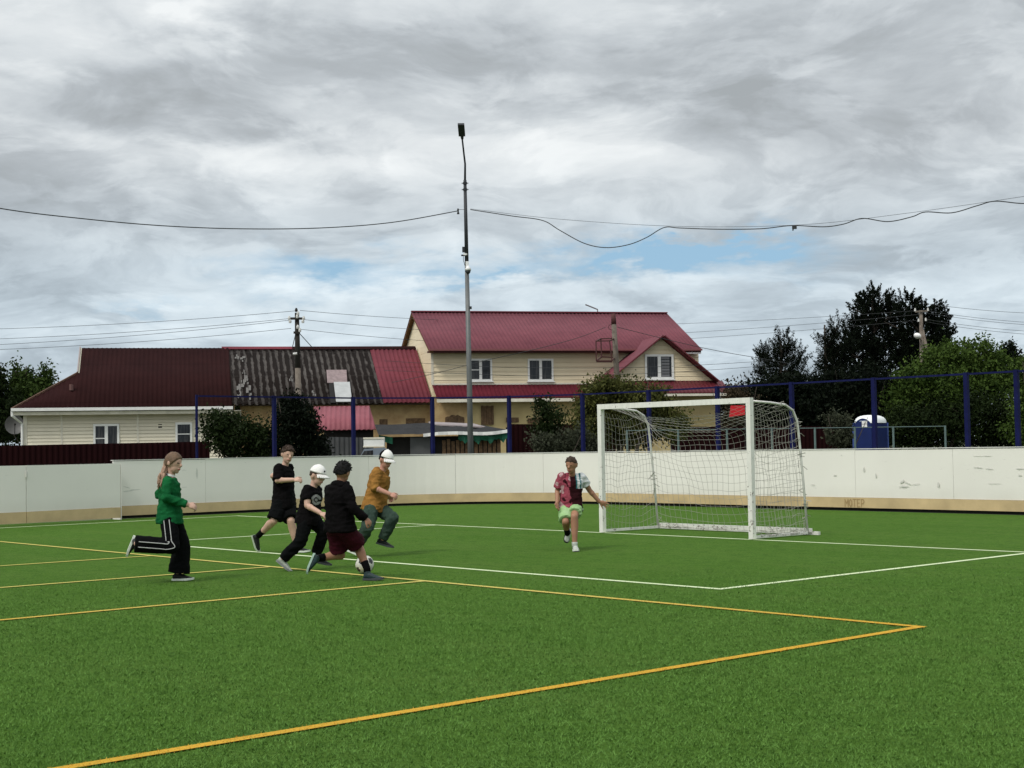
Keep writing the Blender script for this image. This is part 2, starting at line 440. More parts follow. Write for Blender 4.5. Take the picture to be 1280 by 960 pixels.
mid_path = resample(path_pts(0.0, narc=40), 0.25)
outp = resample(path_pts(0.06, narc=40), 0.25)
def offset(P, o):
    res = []
    for i, p in enumerate(P):
        d = (P[min(i + 1, len(P) - 1)] - P[max(i - 1, 0)]).normalized()
        res.append(p + Vector((-d.y, d.x)) * o)
    return res
SEG = 9                                   # about 2.2 m a panel
k = 0
while k < len(mid_path) - 1:
    part = mid_path[k:k + SEG + 1]
    if len(part) < 2: break
    pin = [p.copy() for p in part]; d0 = (pin[1] - pin[0]).normalized(); d1 = (pin[-1] - pin[-2]).normalized()
    pin[0] += d0 * 0.0025; pin[-1] -= d1 * 0.0025
    pb = MB()
    ins, outs = offset(pin, 0.0), offset(pin, 0.03)
    ztop = 1.245 + 0.008 * math.sin(k * 2.3)
    wall_strip(pb, ins, outs, 0.275, ztop)
    pb.build("panel", M_BOARD, boards)
    k += SEG
kb = MB(); wall_strip(kb, offset(mid_path, -0.014), offset(mid_path, 0.02), 0.065, 0.272); kb.build("kick_plate", M_KICK, boards)
kb = MB(); wall_strip(kb, offset(mid_path, 0.04), offset(mid_path, 0.10), 0.002, 1.22); kb.build("backing_frame", M_DARKBASE, boards)
tb = MB(); wall_strip(tb, offset(mid_path, -0.012), offset(mid_path, 0.11), 1.256, 1.272); tb.build("top_rail", mat("board_cap", (0.62, 0.61, 0.58), 0.5), boards)

def hit(px, plane):
    """court point where the vertical plane through pixel column px (at the horizon) meets a court line: ('x', v) or ('y', v)"""
    d = ray(px, 555); a = court(0, 0); ex = court(1, 0) - a; ey = court(0, 1) - a
    o = Vector((0, 0, 0)) - a
    ox, oy = o.dot(ex), o.dot(ey); dx_, dy_ = d.xy.to_3d().dot(ex), d.xy.to_3d().dot(ey)
    s_ = (plane[1] - ox) / dx_ if plane[0] == 'x' else (plane[1] - oy) / dy_
    return Vector((ox + s_ * dx_, oy + s_ * dy_))
def smear(px, py, wpx, hpx, plane, ang=0.0, n=9, seed=1):
    """an irregular rub mark on a board face"""
    rnd = random.Random(seed)
    c = hit(px, plane); Y = court(c.x, c.y).y; p = at(px, py, Y); w_, h_ = wpx * Y / FPX, hpx * Y / FPX
    e = (court(1, 0) - court(0, 0)) if plane[0] == 'y' else (court(0, -1) - court(0, 0))
    e = e if e.x > 0 else -e
    nrm = -(court(0, 1) - court(0, 0)) if plane[0] == 'y' else (court(1, 0) - court(0, 0))
    mb = MB(); up, lo = [], []
    for i in range(n + 1):
        t = i / n; prof = (4 * t * (1 - t)) ** 0.6
        cz = math.sin(ang) * (t - .5) * w_
        up.append(p + e * (t - .5) * w_ + Vector((0, 0, cz + h_ * .5 * prof * rnd.uniform(.25, 1))) + nrm * 0.004)
        lo.append(p + e * (t - .5) * w_ + Vector((0, 0, cz - h_ * .5 * prof * rnd.uniform(.25, 1))) + nrm * 0.004)
    for i in range(n): mb.poly([lo[i], lo[i + 1], up[i + 1], up[i]])
    mb.build("scuff_mark", M_SCUFF, boards)
LX, EY = ('x', RX), ('y', RY)
for i, (px, py, w_, h_, pl_, an) in enumerate([
        (246, 592, 3, 19, LX, 0), (256, 606, 22, 2.0, LX, 0), (252, 612, 12, 2.2, LX, 0), (282, 608, 18, 1.4, LX, 0), (296, 609, 12, 3.0, LX, 0),
        (165, 613, 26, 2.6, LX, 0.1), (158, 609, 10, 2, LX, -.3), (230, 609, 8, 1.6, LX, 0),
        (1130, 608, 16, 3.0, EY, 0.05), (1135, 604, 12, 2.0, EY, -0.35), (1128, 602, 7, 4.5, EY, 0.5), (1145, 605, 12, 1.4, EY, 0.1), (1095, 594, 2.4, 9, EY, 0),
        (1223, 584.5, 14, 1.8, EY, -.1), (1237, 586, 12, 1.5, EY, -.08), (1275, 586, 12, 2.0, EY, 0), (1228, 570, 28, 1.1, EY, 0), (1173, 606, 3, 10, EY, .2), (1080, 587, 3, 9, EY, .1),
        (1243, 604, 20, 1.2, EY, 0), (1044, 594, 5, 2.2, EY, 0), (1052, 569, 2, 2, EY, 0), (1016, 606, 8, 1.2, EY, 0), (1275, 594, 5, 3, EY, 0), (447, 605, 5, 2, LX, 0), (660, 588, 3, 2, EY, 0)]):
    smear(px, py, w_, h_, pl_, an, seed=i)
# the word scratched in brown marker on the kick strip
def stroke(mb, pts, c0, e, wd):
    nrm = -(court(0, 1) - court(0, 0)) * 0.018
    for (a, b), (c, d) in zip(pts, pts[1:]):
        p = c0 + e * a + Vector((0, 0, b)) + nrm; q = c0 + e * c + Vector((0, 0, d)) + nrm
        t = (q - p).normalized(); s_ = t.cross(nrm.normalized()) * wd / 2; t = t * wd * .4
        mb.poly([p - s_ - t, q - s_ + t, q + s_ + t, p + s_ - t]); nrm = nrm * 1.06
c0 = hit(1055, EY); c0 = court(c0.x, c0.y, 0.085); e_ = court(1, 0) - court(0, 0)
ink = MB(); W_, H_ = 0.078, 0.150
L_ = {'M': [[(0, 0), (0, 1), (.5, .4), (1, 1), (1, 0)]], 'O': [[(.5, 0), (.1, .25), (.1, .75), (.5, 1), (.9, .75), (.9, .25), (.5, 0)]],
      'T': [[(.5, 0), (.5, 1)], [(0, 1), (1, 1)]], 'E': [[(.9, 0), (.1, 0), (.1, 1), (.9, 1)], [(.1, .5), (.7, .5)]], 'P': [[(.1, 0), (.1, 1), (.7, 1), (.95, .75), (.7, .45), (.1, .45)]]}
for i, ch in enumerate("MOTEP"):
    for st in L_[ch]:
        stroke(ink, [(i * 0.098 + a * W_, b * H_) for a, b in st], c0, e_, 0.020)
tag(ink.build("graffiti", M_INK, boards), "brown hand-written marker scrawl")

# the gate leaves standing a little proud of the side board
gate = thing("rink_gate", "white double board gate with tan kick strip ajar at the near left end", "gate", court(-22.6, 4.85, 0), COURT_A)
gp = [Vector((-22.62, 4.86)), Vector((-22.24, 2.62)), Vector((-22.05, -0.2))]
for a, b in ((gp[0], gp[1]), (gp[1], gp[2])):
    d = (b - a).normalized(); a2, b2 = a + d * 0.006, b - d * 0.006; n_ = Vector((-d.y, d.x)) * -1
    leaf = MB(); wall_strip(leaf, [a2, b2], [a2 + n_ * 0.045, b2 + n_ * 0.045], 0.27, 1.20)
    lf = leaf.build("gate_leaf", M_BOARD, gate)
    kk = MB(); wall_strip(kk, [a2 - n_ * 0.012, b2 - n_ * 0.012], [a2 + n_ * 0.03, b2 + n_ * 0.03], 0.045, 0.267); kk.build("kick_plate", M_KICK, lf)
    hh = MB()
    for z in (1.02,):
        q = b2 - n_ * 0.01 if a is gp[0] else a2 - n_ * 0.01
        hh.tube([court(q.x, q.y, z - .06), court(q.x, q.y, z + .06)], 0.018, 6)
    hh.build("hinge", M_SCUFF, lf)
gpost = MB(); n_ = Vector((-1, 0))
wall_strip(gpost, [Vector((RX + .02, 4.88)), Vector((-22.62, 4.87))], [Vector((RX + .02, 4.895)), Vector((-22.62, 4.885))], 0.0, 1.19)
gpost.build("gate_post", M_BOARD, gate)

# ================================================================ BLUE POSTS AND RAIL BEHIND THE BOARDS
M_BLUE = mat("dark_blue_paint", (0.008, 0.010, 0.062), 0.55, 0.35, 4, spec=.08)
bf = thing("blue_post_fence", "tall dark blue post and rail frame standing behind the white rink boards", "fence", court(RX - .3, 10, 0), COURT_A)
OFF = 0.32
tops = []
def fpost(px):
    c1 = hit(px, ('x', RX - OFF)); c2 = hit(px, ('y', RY + OFF))
    if px < 470: return c1
    if px > 740: return c2
    # on the rounded corner: step along the column until the distance to the arc centre fits
    d = ray(px, 555); cc = court(RX + RR, RY - RR)
    lo = 30.0
    for i in range(1500):
        Y = lo + i * 0.01; p = at(px, 555, Y)
        if (p.xy - cc.xy).length >= RR + OFF and Y > cc.y: 
            ex = court(1, 0) - court(0, 0); ey = court(0, 1) - court(0, 0); q = p - court(0, 0); q.z = 0
            return Vector((q.dot(ex), q.dot(ey)))
    return c2
PH = 2.72
for px in (246, 343, 442, 541, 637, 729, 812, 898, 991, 1094, 1210, 1273, 1385, 1490):
    c = fpost(px); p = court(c.x, c.y); tops.append(p)
    pb = MB(); r_ = 0.022 if px == 246 else 0.040
    pb.beam(p, p + Vector((0, 0, PH)), r_ * 2, up=(court(1, 0) - court(0, 0)))
    pb.build("post", M_BLUE, bf)
rb = MB()
for a, b in zip(tops, tops[1:]): 
    d = (b - a).normalized()
    rb.beam(a + Vector((0, 0, PH - 0.03)) + d * .046, b + Vector((0, 0, PH - 0.03)) - d * .041, 0.036)
rb.build("top_rail", M_BLUE, bf)

# ================================================================ GOAL
def goal_paint():
    m = bpy.data.materials.new("chipped_white_goal_paint"); m.use_nodes = True
    t = NT(m.node_tree); b = t.n['Principled BSDF']; co = t.add('ShaderNodeTexCoord').outputs['Object']
    n = t.noise(t.mapping(co, (6, 6, 2)), 3, 5, 0.7); n2 = t.noise(co, 14, 5, 0.7); x, y, z = t.sep(co)
    c = t.mix(t.maprange(n, 0.4, 0.75, 0, 0.5), (0.74, 0.73, 0.68), (0.50, 0.49, 0.45))
    low = t.maprange(z, 1.5, 0.4, 0.0, 0.055)
    c = t.mix(t.maprange(t.math('ADD', n2, low), 0.64, 0.68, 0, 0.9), c, (0.13, 0.10, 0.075))
    t.put(b.inputs['Base Color'], c); b.inputs['Roughness'].default_value = 0.5
    return m
M_GOAL = goal_paint()
M_TUBE = mat("white_goal_tube", (0.66, 0.65, 0.61), 0.45, 0.25, 8)
M_NET = mat("grey_net_string", (0.33, 0.315, 0.285), 0.9)
M_NETTOP = M_NET
goal = thing("football_goal", "white square-post football goal with ragged grey net standing on the goal line", "goal", court(-9.0, GY, 0), COURT_A)
GX, GW, GH, PS = -9.003, 3.16, 2.08, 0.08
xl, xr = GX - GW / 2 + PS / 2, GX + GW / 2 - PS / 2
GZ = 0.012
def gpt(x, y, z): return court(x, GY + y, z)
ex_ = court(1, 0) - court(0, 0)
for x in (xl, xr):
    p = MB(); p.beam(gpt(x, 0, GZ), gpt(x, 0, GH - PS), PS, up=ex_); p.build("post", M_GOAL, goal)
p = MB(); p.beam(gpt(GX - GW / 2, 0, GH - PS / 2), gpt(GX + GW / 2, 0, GH - PS / 2), PS + .002); p.build("crossbar", M_GOAL, goal)
DT, DB = 1.06, 1.33                         # depth of the frame at the top and on the ground
HOOP = [(0.04, GH - .05), (.50, GH - .07), (.84, GH - .10), (1.02, GH - .18), (1.12, GH - .34), (1.16, GH - .60), (1.24, .8), (1.31, .05)]
for x in (xl, xr):
    p = MB(); x2 = x
    pts = [(x2, *q) for q in HOOP]
    p.smooth = True; p.tube([gpt(*q) for q in pts], 0.018, 8); p.build("side_hoop", M_TUBE, goal)
    p = MB(); p.beam(gpt(x2, 0.05, 0.035), gpt(x2, DB - .03, 0.035), 0.04); p.build("ground_bar", M_GOAL, goal)
p = MB(); p.beam(gpt(xl - .03, DB + .035, 0.055), gpt(xr + .03, DB + .035, 0.055), 0.06, 0.09); p.build("rear_bar", M_GOAL, goal)
p = MB(); p.beam(gpt(xr + .04, DB + .05, 0.03), gpt(xr + .17, DB + .05, 0.03), 0.05); p.build("bar_end", M_TUBE, goal)
# net: strings as thin tubes, sagging between the frame tubes
rnd = random.Random(5)
net = MB()
def hoop(t):
    """point on the side hoop: t 0 (front top) .. 1 (back bottom)"""
    P = HOOP
    L = [0]
    for a, b in zip(P, P[1:]): L.append(L[-1] + math.hypot(b[0] - a[0], b[1] - a[1]))
    s_ = t * L[-1]
    for i in range(len(P) - 1):
        if s_ <= L[i + 1] + 1e-9:
            f_ = (s_ - L[i]) / (L[i + 1] - L[i]); return (P[i][0] + (P[i + 1][0] - P[i][0]) * f_, P[i][1] + (P[i + 1][1] - P[i][1]) * f_)
    return P[-1]
def nz(a, b, c, amp): return noise.noise(Vector((a, b, c))) * amp
SR = 0.0026
# back sheet (from crossbar along the hoops to the ground): sags inwards and is torn loose at the upper left corner
NU, NV = 27, 22
def back_pt(u, v):
    y, z = hoop(v); x = xl + (xr - xl) * u
    sag = math.sin(math.pi * u) ** 0.8
    z2 = z - sag * (0.16 + 0.22 * math.exp(-((v - .30) / .22) ** 2)) * (1 if v < .97 else 0)
    y2 = y - sag * 0.12 * math.sin(math.pi * min(1, v))
    # the top left part is bunched on the left hoop
    bunch = math.exp(-((v - .38) / .17) ** 2) * math.exp(-(u / .26) ** 2)
    z2 -= bunch * 0.18 * u / .2; x -= bunch * 0.10 * u / 0.3
    return gpt(x + nz(u * 5, v * 5, 1, .03), y2 + nz(u * 4, v * 6, 2, .06), max(0.03, z2 + nz(u * 6, v * 4, 3, .05)))
for i in range(NU + 1):
    net.tube([back_pt(i / NU, v / 26) for v in range(27)], SR, 3, False)
for j in range(1, NV + 1):
    net.tube([back_pt(u / 26, j / NV) for u in range(27)], SR, 3, False)
# side sheets
for x, sd in ((xl, 1), (xr, 2)):
    def side_pt(u, z):
        # u 0 front post .. 1 hoop at that height
        yb = None
        for q in range(61):
            y, zz = hoop(q / 60)
            if zz <= z: yb = y; break
        yb = DB if yb is None else yb
        drop = math.sin(math.pi * u) * (0.06 + 0.05 * math.sin(z * 4 + sd))
        zz = min(z, GH - .06)
        return gpt(x + nz(u * 4, z * 3, sd, .07) * math.sin(math.pi * u), 0.04 + (yb - 0.04) * u, max(0.03, zz - drop + nz(u * 5, z * 5, sd + 4, .05)))
    for j in range(1, 20):
        z = GH - .06 - j * 0.105
        if z < 0.05: break
        net.tube([side_pt(u / 14, z) for u in range(15)], SR, 3, False)
    for i in range(1, 15):
        u = i / 15
        net.tube([side_pt(u, GH - .10 - k * (GH - .14) / 24) for k in range(25)], SR, 3, False)
# loose ends and knots round the hoops and the foot of the net
for q in range(46):
    x = rnd.choice((xl, xr, xr)); y, z = hoop(rnd.uniform(.2, 1)); p0 = gpt(x, y, z)
    net.tube([p0, p0 + Vector((rnd.uniform(-.07, .07), rnd.uniform(-.05, .05), rnd.uniform(-.05, .03))), p0 + Vector((rnd.uniform(-.1, .1), rnd.uniform(-.05, .05), rnd.uniform(-.12, .04)))], 0.006, 3, False)
for q in range(40):
    x, y = (rnd.uniform(xl, xr), DB - .02) if q % 3 else (xr + .02, rnd.uniform(.1, DB)); p0 = gpt(x, y, 0.03)
    net.tube([p0, p0 + Vector((rnd.uniform(-.1, .1), rnd.uniform(-.05, .05), rnd.uniform(0, .03))), p0 + Vector((rnd.uniform(-.14, .14), rnd.uniform(-.05, .05), rnd.uniform(0, .08)))], 0.005, 3, False)
net.build("net", M_NET, goal)

# ================================================================ BALL
M_BALLW = mat("white_ball_leather", (0.56, 0.56, 0.50), 0.4, 0.2, 20)
M_BALLK = mat("black_ball_patch", (0.03, 0.03, 0.035), 0.4)
bp = ground(456, 717.5); BR = 0.105
ball = MB(); ball.smooth = True
ball.ball((0, 0, BR), BR, 40, 28)
phi_ = (1 + 5 ** .5) / 2
dirs = [Vector(v).normalized() for a in (-1, 1) for b in (-1, 1) for v in ((0, a, b * phi_), (a, b * phi_, 0), (b * phi_, 0, a))]
for i, fc in enumerate(ball.f):
    c = sum((Vector(ball.v[q]) - Vector((0, 0, BR)) for q in fc), Vector()) / len(fc); c.normalize()
    c = Matrix.Rotation(0.5, 3, 'X') @ (Matrix.Rotation(0.9, 3, 'Z') @ c)
    ball.mi[i] = 1 if max(c.dot(d) for d in dirs) > 0.945 else 0
tag(ball.build("football", [M_BALLW, M_BALLK], world=False, loc=(bp.x, bp.y, 0.002)), "scuffed white football with dark patches at the feet of the boy in maroon shorts", "ball")
# ================================================================ HOUSES ACROSS THE LANE
HA = R(13)
def corr_mat(name, col, col2, period, dirt_shade=None, groove_shade_amt=0.0, rough=0.5, bump=0.9, groove=0.0, spec=0.35, sheet=1.8):
    """profiled roof sheet: ribs run down the slope (object x is along the eave)"""
    m = bpy.data.materials.new(name); m.use_nodes = True
    t = NT(m.node_tree); b = t.n['Principled BSDF']; co = t.add('ShaderNodeTexCoord').outputs['Object']
    x, y, z = t.sep(co)
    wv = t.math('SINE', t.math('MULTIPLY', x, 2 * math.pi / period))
    n = t.noise(co, 0.9, 5, 0.65); n2 = t.noise(t.mapping(co, (1, 6, 6)), 2.0, 4, 0.6)
    c = t.mix(t.maprange(n, 0.3, 0.7, 0, 1), col, col2)
    c = t.mix(t.maprange(n2, 0.5, 0.8, 0, 0.35), c, tuple(k * 0.6 for k in col))
    sh = t.math('FRACT', t.math('DIVIDE', x, 1.05))
    if dirt_shade:
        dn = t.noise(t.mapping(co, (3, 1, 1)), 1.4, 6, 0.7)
        f = t.math('MULTIPLY', t.maprange(t.math('ADD', t.math('MULTIPLY', wv, -0.16), dn), 0.36, 0.50, 0, 1), groove_shade_amt)  # blotchy grime plus groove shade, painted dark into the rib valleys
        c = t.mix(f, c, dirt_shade)
    lap = t.math('FRACT', t.math('DIVIDE', z, sheet))
    c = t.mix(t.maprange(lap, 0.0, 0.035, 0.45, 0.0), c, tuple(k * 0.4 for k in col))
    t.put(b.inputs['Base Color'], c); b.inputs['Roughness'].default_value = rough; b.inputs['Specular IOR Level'].default_value = spec
    return m
def siding_mat(name, col, period=0.11):
    m = bpy.data.materials.new(name); m.use_nodes = True
    t = NT(m.node_tree); b = t.n['Principled BSDF']; co = t.add('ShaderNodeTexCoord').outputs['Object']
    x, y, z = t.sep(co)
    fr = t.math('FRACT', t.math('DIVIDE', z, period))
    n = t.noise(co, 0.7, 4)
    c = t.mix(t.maprange(n, 0.3, 0.7, 0, 1), col, tuple(k * 0.86 for k in col))
    row = t.noise(t.comb(0, 0, t.math('FLOOR', t.math('DIVIDE', z, period))), 3.7, 0)
    c = t.mix(t.maprange(row, 0.3, 0.7, 0, 0.18), c, tuple(k * 0.7 for k in col))
    t.put(b.inputs['Base Color'], c); b.inputs['Roughness'].default_value = 0.55
    bn = t.add('ShaderNodeBump'); bn.inputs['Strength'].default_value = 1.0; bn.inputs['Distance'].default_value = 0.05
    t.put(bn.inputs['Height'], t.math('SUBTRACT', 1.0, fr)); t.put(b.inputs['Normal'], bn.outputs[0])
    return m
M_BROWNROOF = corr_mat("brown_profiled_sheet", (0.027, 0.0100, 0.0100), (0.020, 0.0078, 0.0080), 0.2, rough=0.85, spec=0.03)
M_SLATE = corr_mat("weathered_slate_sheet", (0.110, 0.100, 0.092), (0.050, 0.042, 0.038), 0.29, dirt_shade=(0.010, 0.007, 0.006), groove_shade_amt=1.0, rough=0.9, spec=0.1, sheet=1.2)
M_REDROOF = corr_mat("crimson_profiled_sheet", (0.165, 0.036, 0.048), (0.125, 0.028, 0.039), 0.19, rough=0.7, spec=0.1, sheet=2.6)
M_MAINROOF = corr_mat("dusty_crimson_sheet", (0.178, 0.060, 0.075), (0.134, 0.046, 0.059), 0.19, rough=0.75, spec=0.08, sheet=2.6)
M_DEEPROOF = corr_mat("deep_crimson_sheet", (0.115, 0.017, 0.027), (0.085, 0.013, 0.021), 0.19, rough=0.75, spec=0.06, sheet=2.6)
M_PINKROOF = corr_mat("faded_pink_sheet", (0.27, 0.085, 0.105), (0.20, 0.055, 0.07), 0.19, rough=0.6, spec=0.2)
M_SIDING = siding_mat("cream_siding", (0.70, 0.63, 0.47), 0.16)
M_SIDINGY = siding_mat("yellow_siding", (0.74, 0.63, 0.43), 0.22)
M_SIDINGW = siding_mat("pale_siding", (0.68, 0.63, 0.49), 0.16)
M_STUCCO = mat("ochre_plaster", (0.44, 0.32, 0.165), 0.9, 0.5, 1.6, 0.5, 12, tint=(0.29, 0.175, 0.085))
M_STUCCOY = mat("yellow_plaster", (0.50, 0.41, 0.21), 0.9, 0.3, 0.8, 0.4, 14, tint=(0.37, 0.285, 0.14))
M_WHITE = mat("white_trim", (0.74, 0.74, 0.72), 0.5, 0.12, 5)
M_FASCIA = mat("pale_fascia", (0.68, 0.64, 0.54), 0.55, 0.2, 3)
M_DARK = mat("dark_opening", (0.010, 0.009, 0.009), 0.8)
M_SOFFIT = mat("brown_wood_soffit", (0.17, 0.085, 0.032), 0.8, 0.4, 5)
M_PLANK = mat("brown_planks", (0.14, 0.085, 0.045), 0.85, 0.6, 9, tint=(0.05, 0.03, 0.018))
def glass_mat(name, col, curtain):
    m = bpy.data.materials.new(name); m.use_nodes = True
    t = NT(m.node_tree); b = t.n['Principled BSDF']; co = t.add('ShaderNodeTexCoord').outputs['Object']
    n = t.noise(t.mapping(co, (9, 9, 0.6)), 1.5, 3)
    t.put(b.inputs['Base Color'], t.mix(t.maprange(n, 0.45, 0.62, 0, 1), col, curtain))
    b.inputs['Roughness'].default_value = 0.06; b.inputs['Specular IOR Level'].default_value = 0.4
    return m
M_GLASS = glass_mat("dark_window_glass", (0.010, 0.011, 0.013), (0.045, 0.043, 0.042))
M_BLIND = mat("grey_blind_slats", (0.16, 0.16, 0.17), 0.6)

def clap(H, rng, z0, z1, y, period, m, out=0.028):
    """lap siding: one board per row, its lower edge standing proud; rng(z) gives the row's ends"""
    mb = MB(); n = max(1, int(round((z1 - z0) / period))); st = (z1 - z0) / n
    for i in range(n):
        a, b = z0 + st * i, z0 + st * (i + 1) - .002
        (xa, xb), (xc, xd) = rng(a), rng(b)
        if xb - xa < .05 or xd - xc < .02: continue
        mb.hexa([(xa, y - out, a), (xb, y - out, a), (xb, y - .002, a), (xa, y - .002, a)], [(xc, y - out * .25, b), (xd, y - out * .25, b), (xd, y - .001, b), (xc, y - .001, b)])
    return H.part(mb, "siding_boards", m)
class House:
    """a local frame: x along the front, y to the back, from the front left corner of the wall"""
    def __init__(s, px, Y, name, label, cat='house', a=HA):
        p = at(px, 556, Y); s.o = Vector((p.x, p.y, 0)); s.a = a
        s.d = Vector((math.cos(a), math.sin(a), 0)); s.n = Vector((-math.sin(a), math.cos(a), 0))
        s.root = thing(name, label, cat, s.o, a)
    def x(s, px, y=0.0, py=500):
        d = ray(px, py); d2 = Vector((d.x, d.y)); P = s.o + s.n * y
        # (P + x*dir) parallel to d2
        return (P.y * d2.x - P.x * d2.y) / (s.d.x * d2.y - s.d.y * d2.x)
    def z(s, px, py, y=0.0):
        x = s.x(px, y, py); Y = (s.o + s.d * x + s.n * y).y
        return at(px, py, Y).z
    def part(s, mb, name, m, parent=None): return mb.build(name, m, parent or s.root, world=False)
def clip_range(poly, u):
    vs_ = []
    for (a, b), (c, d) in zip(poly, poly[1:] + poly[:1]):
        if (a - u) * (c - u) <= 0 and abs(a - c) > 1e-9: vs_.append(b + (d - b) * (u - a) / (c - a))
        elif abs(a - u) < 1e-9: vs_.append(b)
    return (min(vs_), max(vs_)) if vs_ else None
def roof_sheet(P0, eu, ev, poly, period, amp, thick=0.03, per=8):
    """a ribbed sheet over a convex polygon given in (u along eave, v up the slope)"""
    P0, eu, ev = Vector(P0), Vector(eu), Vector(ev); n = eu.cross(ev).normalized()
    us = [q[0] for q in poly]; u0, u1 = min(us) + 1e-4, max(us) - 1e-4
    st = period / per; mb = MB(); mb.smooth = True; cols = []
    cnt = max(2, int((u1 - u0) / st))
    for i in range(cnt + 1):
        u = u0 + (u1 - u0) * i / cnt; r_ = clip_range(poly, u)
        if not r_: continue
        hgt = amp * math.sin(2 * math.pi * u / period)
        cols.append([P0 + eu * u + ev * v + n * (hgt + o) for v in r_ for o in (0,)] + [P0 + eu * u + ev * v + n * (hgt - thick) for v in r_])
    i0 = len(mb.v)
    for c in cols: mb.v += [tuple(p) for p in c]
    for i in range(len(cols) - 1):
        a = i0 + 4 * i; b = a + 4
        mb.face((a, b, b + 1, a + 1)); mb.face((a + 2, a + 3, b + 3, b + 2)); mb.face((a, a + 2, b + 2, b)); mb.face((a + 1, b + 1, b + 3, a + 3))
    mb.face((i0, i0 + 1, i0 + 3, i0 + 2)); e = i0 + 4 * (len(cols) - 1); mb.face((e, e + 2, e + 3, e + 1))
    return mb
def window(H, x0, x1, z0, z1, y, sashes=2, fr=0.07, left_blind=False, right_blind=False, divide=None, trim=0.0):
    f = MB(); yo, yi = y - 0.075, y + 0.06
    f.box(x0, x0 + fr, yo, yi, z0, z1); f.box(x1 - fr, x1, yo, yi, z0, z1)
    f.box(x0 + fr, x1 - fr, yo, yi, z0, z0 + fr); f.box(x0 + fr, x1 - fr, yo, yi, z1 - fr, z1)
    ws = (x1 - x0 - 2 * fr) / sashes; fw = fr * 0.75
    for i in range(1, sashes):
        xm = x0 + fr + ws * i; f.box(xm - fw, xm + fw, yo + .005, yi, z0 + fr, z1 - fr)
    if divide is not None:
        zd = z0 + (z1 - z0) * divide[1]; xa = x0 + fr + ws * divide[0]; f.box(xa + .004, xa + ws - (fw if sashes > 1 and divide[0] == 0 else .004), yo + .012, yi, zd - .02, zd + .02)
    wo_ = H.part(f, "window", M_WHITE)
    for i in range(sashes):
        g_ = MB(); xa = x0 + fr + ws * i; g_.box(xa, xa + ws, y - 0.040, y - 0.034, z0 + fr * .9, z1 - fr * .9)
        H.part(g_, "pane", M_GLASS, wo_)
        if (i == 0 and left_blind) or (i == sashes - 1 and right_blind):
            bl = MB(); n_ = 7; hh = (z1 - z0 - 2 * fr) / n_
            for q in range(n_):
                zc = z0 + fr + hh * (q + .5)
                bl.box(xa + fw + .03, xa + ws - fw - .03, y - .050, y - .044, zc - hh * .34, zc + hh * .34)
            H.part(bl, "blind", M_BLIND, wo_)
    sl_ = MB(); sl_.box(x0 - .05, x1 + .05, y - .12, y - .002, z0 - .05, z0 - .004); H.part(sl_, "sill", M_WHITE, wo_)
    return wo_

# ---------------------------------------------------------------- 1: low house with cream siding and brown half-hipped roof
H1 = House(31, 62, "siding_house", "low cream siding house with dark brown ribbed roof behind the maroon fence")
yr = 3.9; ze = H1.z(150, 510, -0.45)
xg = H1.x(101, yr, 436); xe = H1.x(291, -0.45, 508); xgr = H1.x(278, yr, 435); zr = H1.z(190, 435, yr)
xw = H1.x(301, 0)
wl_ = MB(); zt = ze - 0.14
wl_.box(0, xw, 0, 2 * yr, 0, zt - 0.005); H1.part(wl_, "wall", M_SIDINGW)
clap(H1, lambda z: (0.06, xw - .06), 0.2, zt - .06, 0, .15, M_SIDINGW)
sl_len = math.hypot(yr + .45, zr - ze); ev = Vector((0, (yr + .45), zr - ze)) / sl_len
P0 = Vector((-0.45, -0.45, ze)); eu = Vector((1, 0, 0))
vq = sl_len * 0.57; xq = xg + 0.45
xr_ = max(xe, xgr) + .45
H1.part(roof_sheet(P0, eu, ev, [(0, 0), (xr_, 0), (xr_, sl_len), (xq, sl_len), (xq, vq)], 0.2, 0.014), "roof", M_BROWNROOF)
evb = Vector((0, -(yr + .45), zr - ze)) / sl_len; P0b = Vector((-0.45, 2 * yr + .45, ze))
bk = MB(); bk.slab([P0b + eu * a + evb * b for a, b in [(0, 0), (xr_, 0), (xr_, sl_len), (xq, sl_len), (xq, vq)]], (0, 0, -.03)); H1.part(bk, "roof", M_BROWNROOF)
hp = MB(); q1 = P0 + eu * xq + ev * vq; q2 = P0b + eu * xq + evb * vq
hp.slab([P0b, P0, q1, q2], (0, 0, -.03)); H1.part(hp, "roof", M_BROWNROOF)
gb = MB(); top = P0 + eu * xq + ev * sl_len; gb.slab([q2, q1, top], (0.05, 0, 0)); H1.part(gb, "gable", M_SIDINGW)
ft = MB()
for A_, B_ in ((q1, top), (top, q2)): ft.beam(A_ + Vector((-.03, 0, .0)), B_ + Vector((-.03, 0, .0)), .05, .16)
H1.part(ft, "barge_board", mat("grey_barge", (0.30, 0.26, 0.25), .6))
ft = MB(); ft.beam(P0 + Vector((-.02, 0, .0)), q1 + Vector((-.02, 0, .0)), .08, .10); H1.part(ft, "hip_cap", mat("rusty_cap", (0.11, 0.055, 0.035), .7, .4))
gt = MB(); gt.box(-.5, xr_ - .45, -.60, -.47, ze - .10, ze + .03); H1.part(gt, "gutter", M_WHITE)
gt = MB(); gt.box(-.42, xr_ - .45, -.44, -.40, ze - .27, ze - .125); H1.part(gt, "fascia", M_FASCIA)
gt = MB(); gt.box(-.42, xw, -.40, -.003, zt - .03, zt); H1.part(gt, "soffit", M_FASCIA)
gt = MB()
gt.tube([(-.46, -.53, ze - .1), (-.46, -.53, ze - .28), (-.10, -.09, ze - .62), (-.10, -.09, 0.1)], .055, 8); H1.part(gt, "downpipe", M_WHITE)
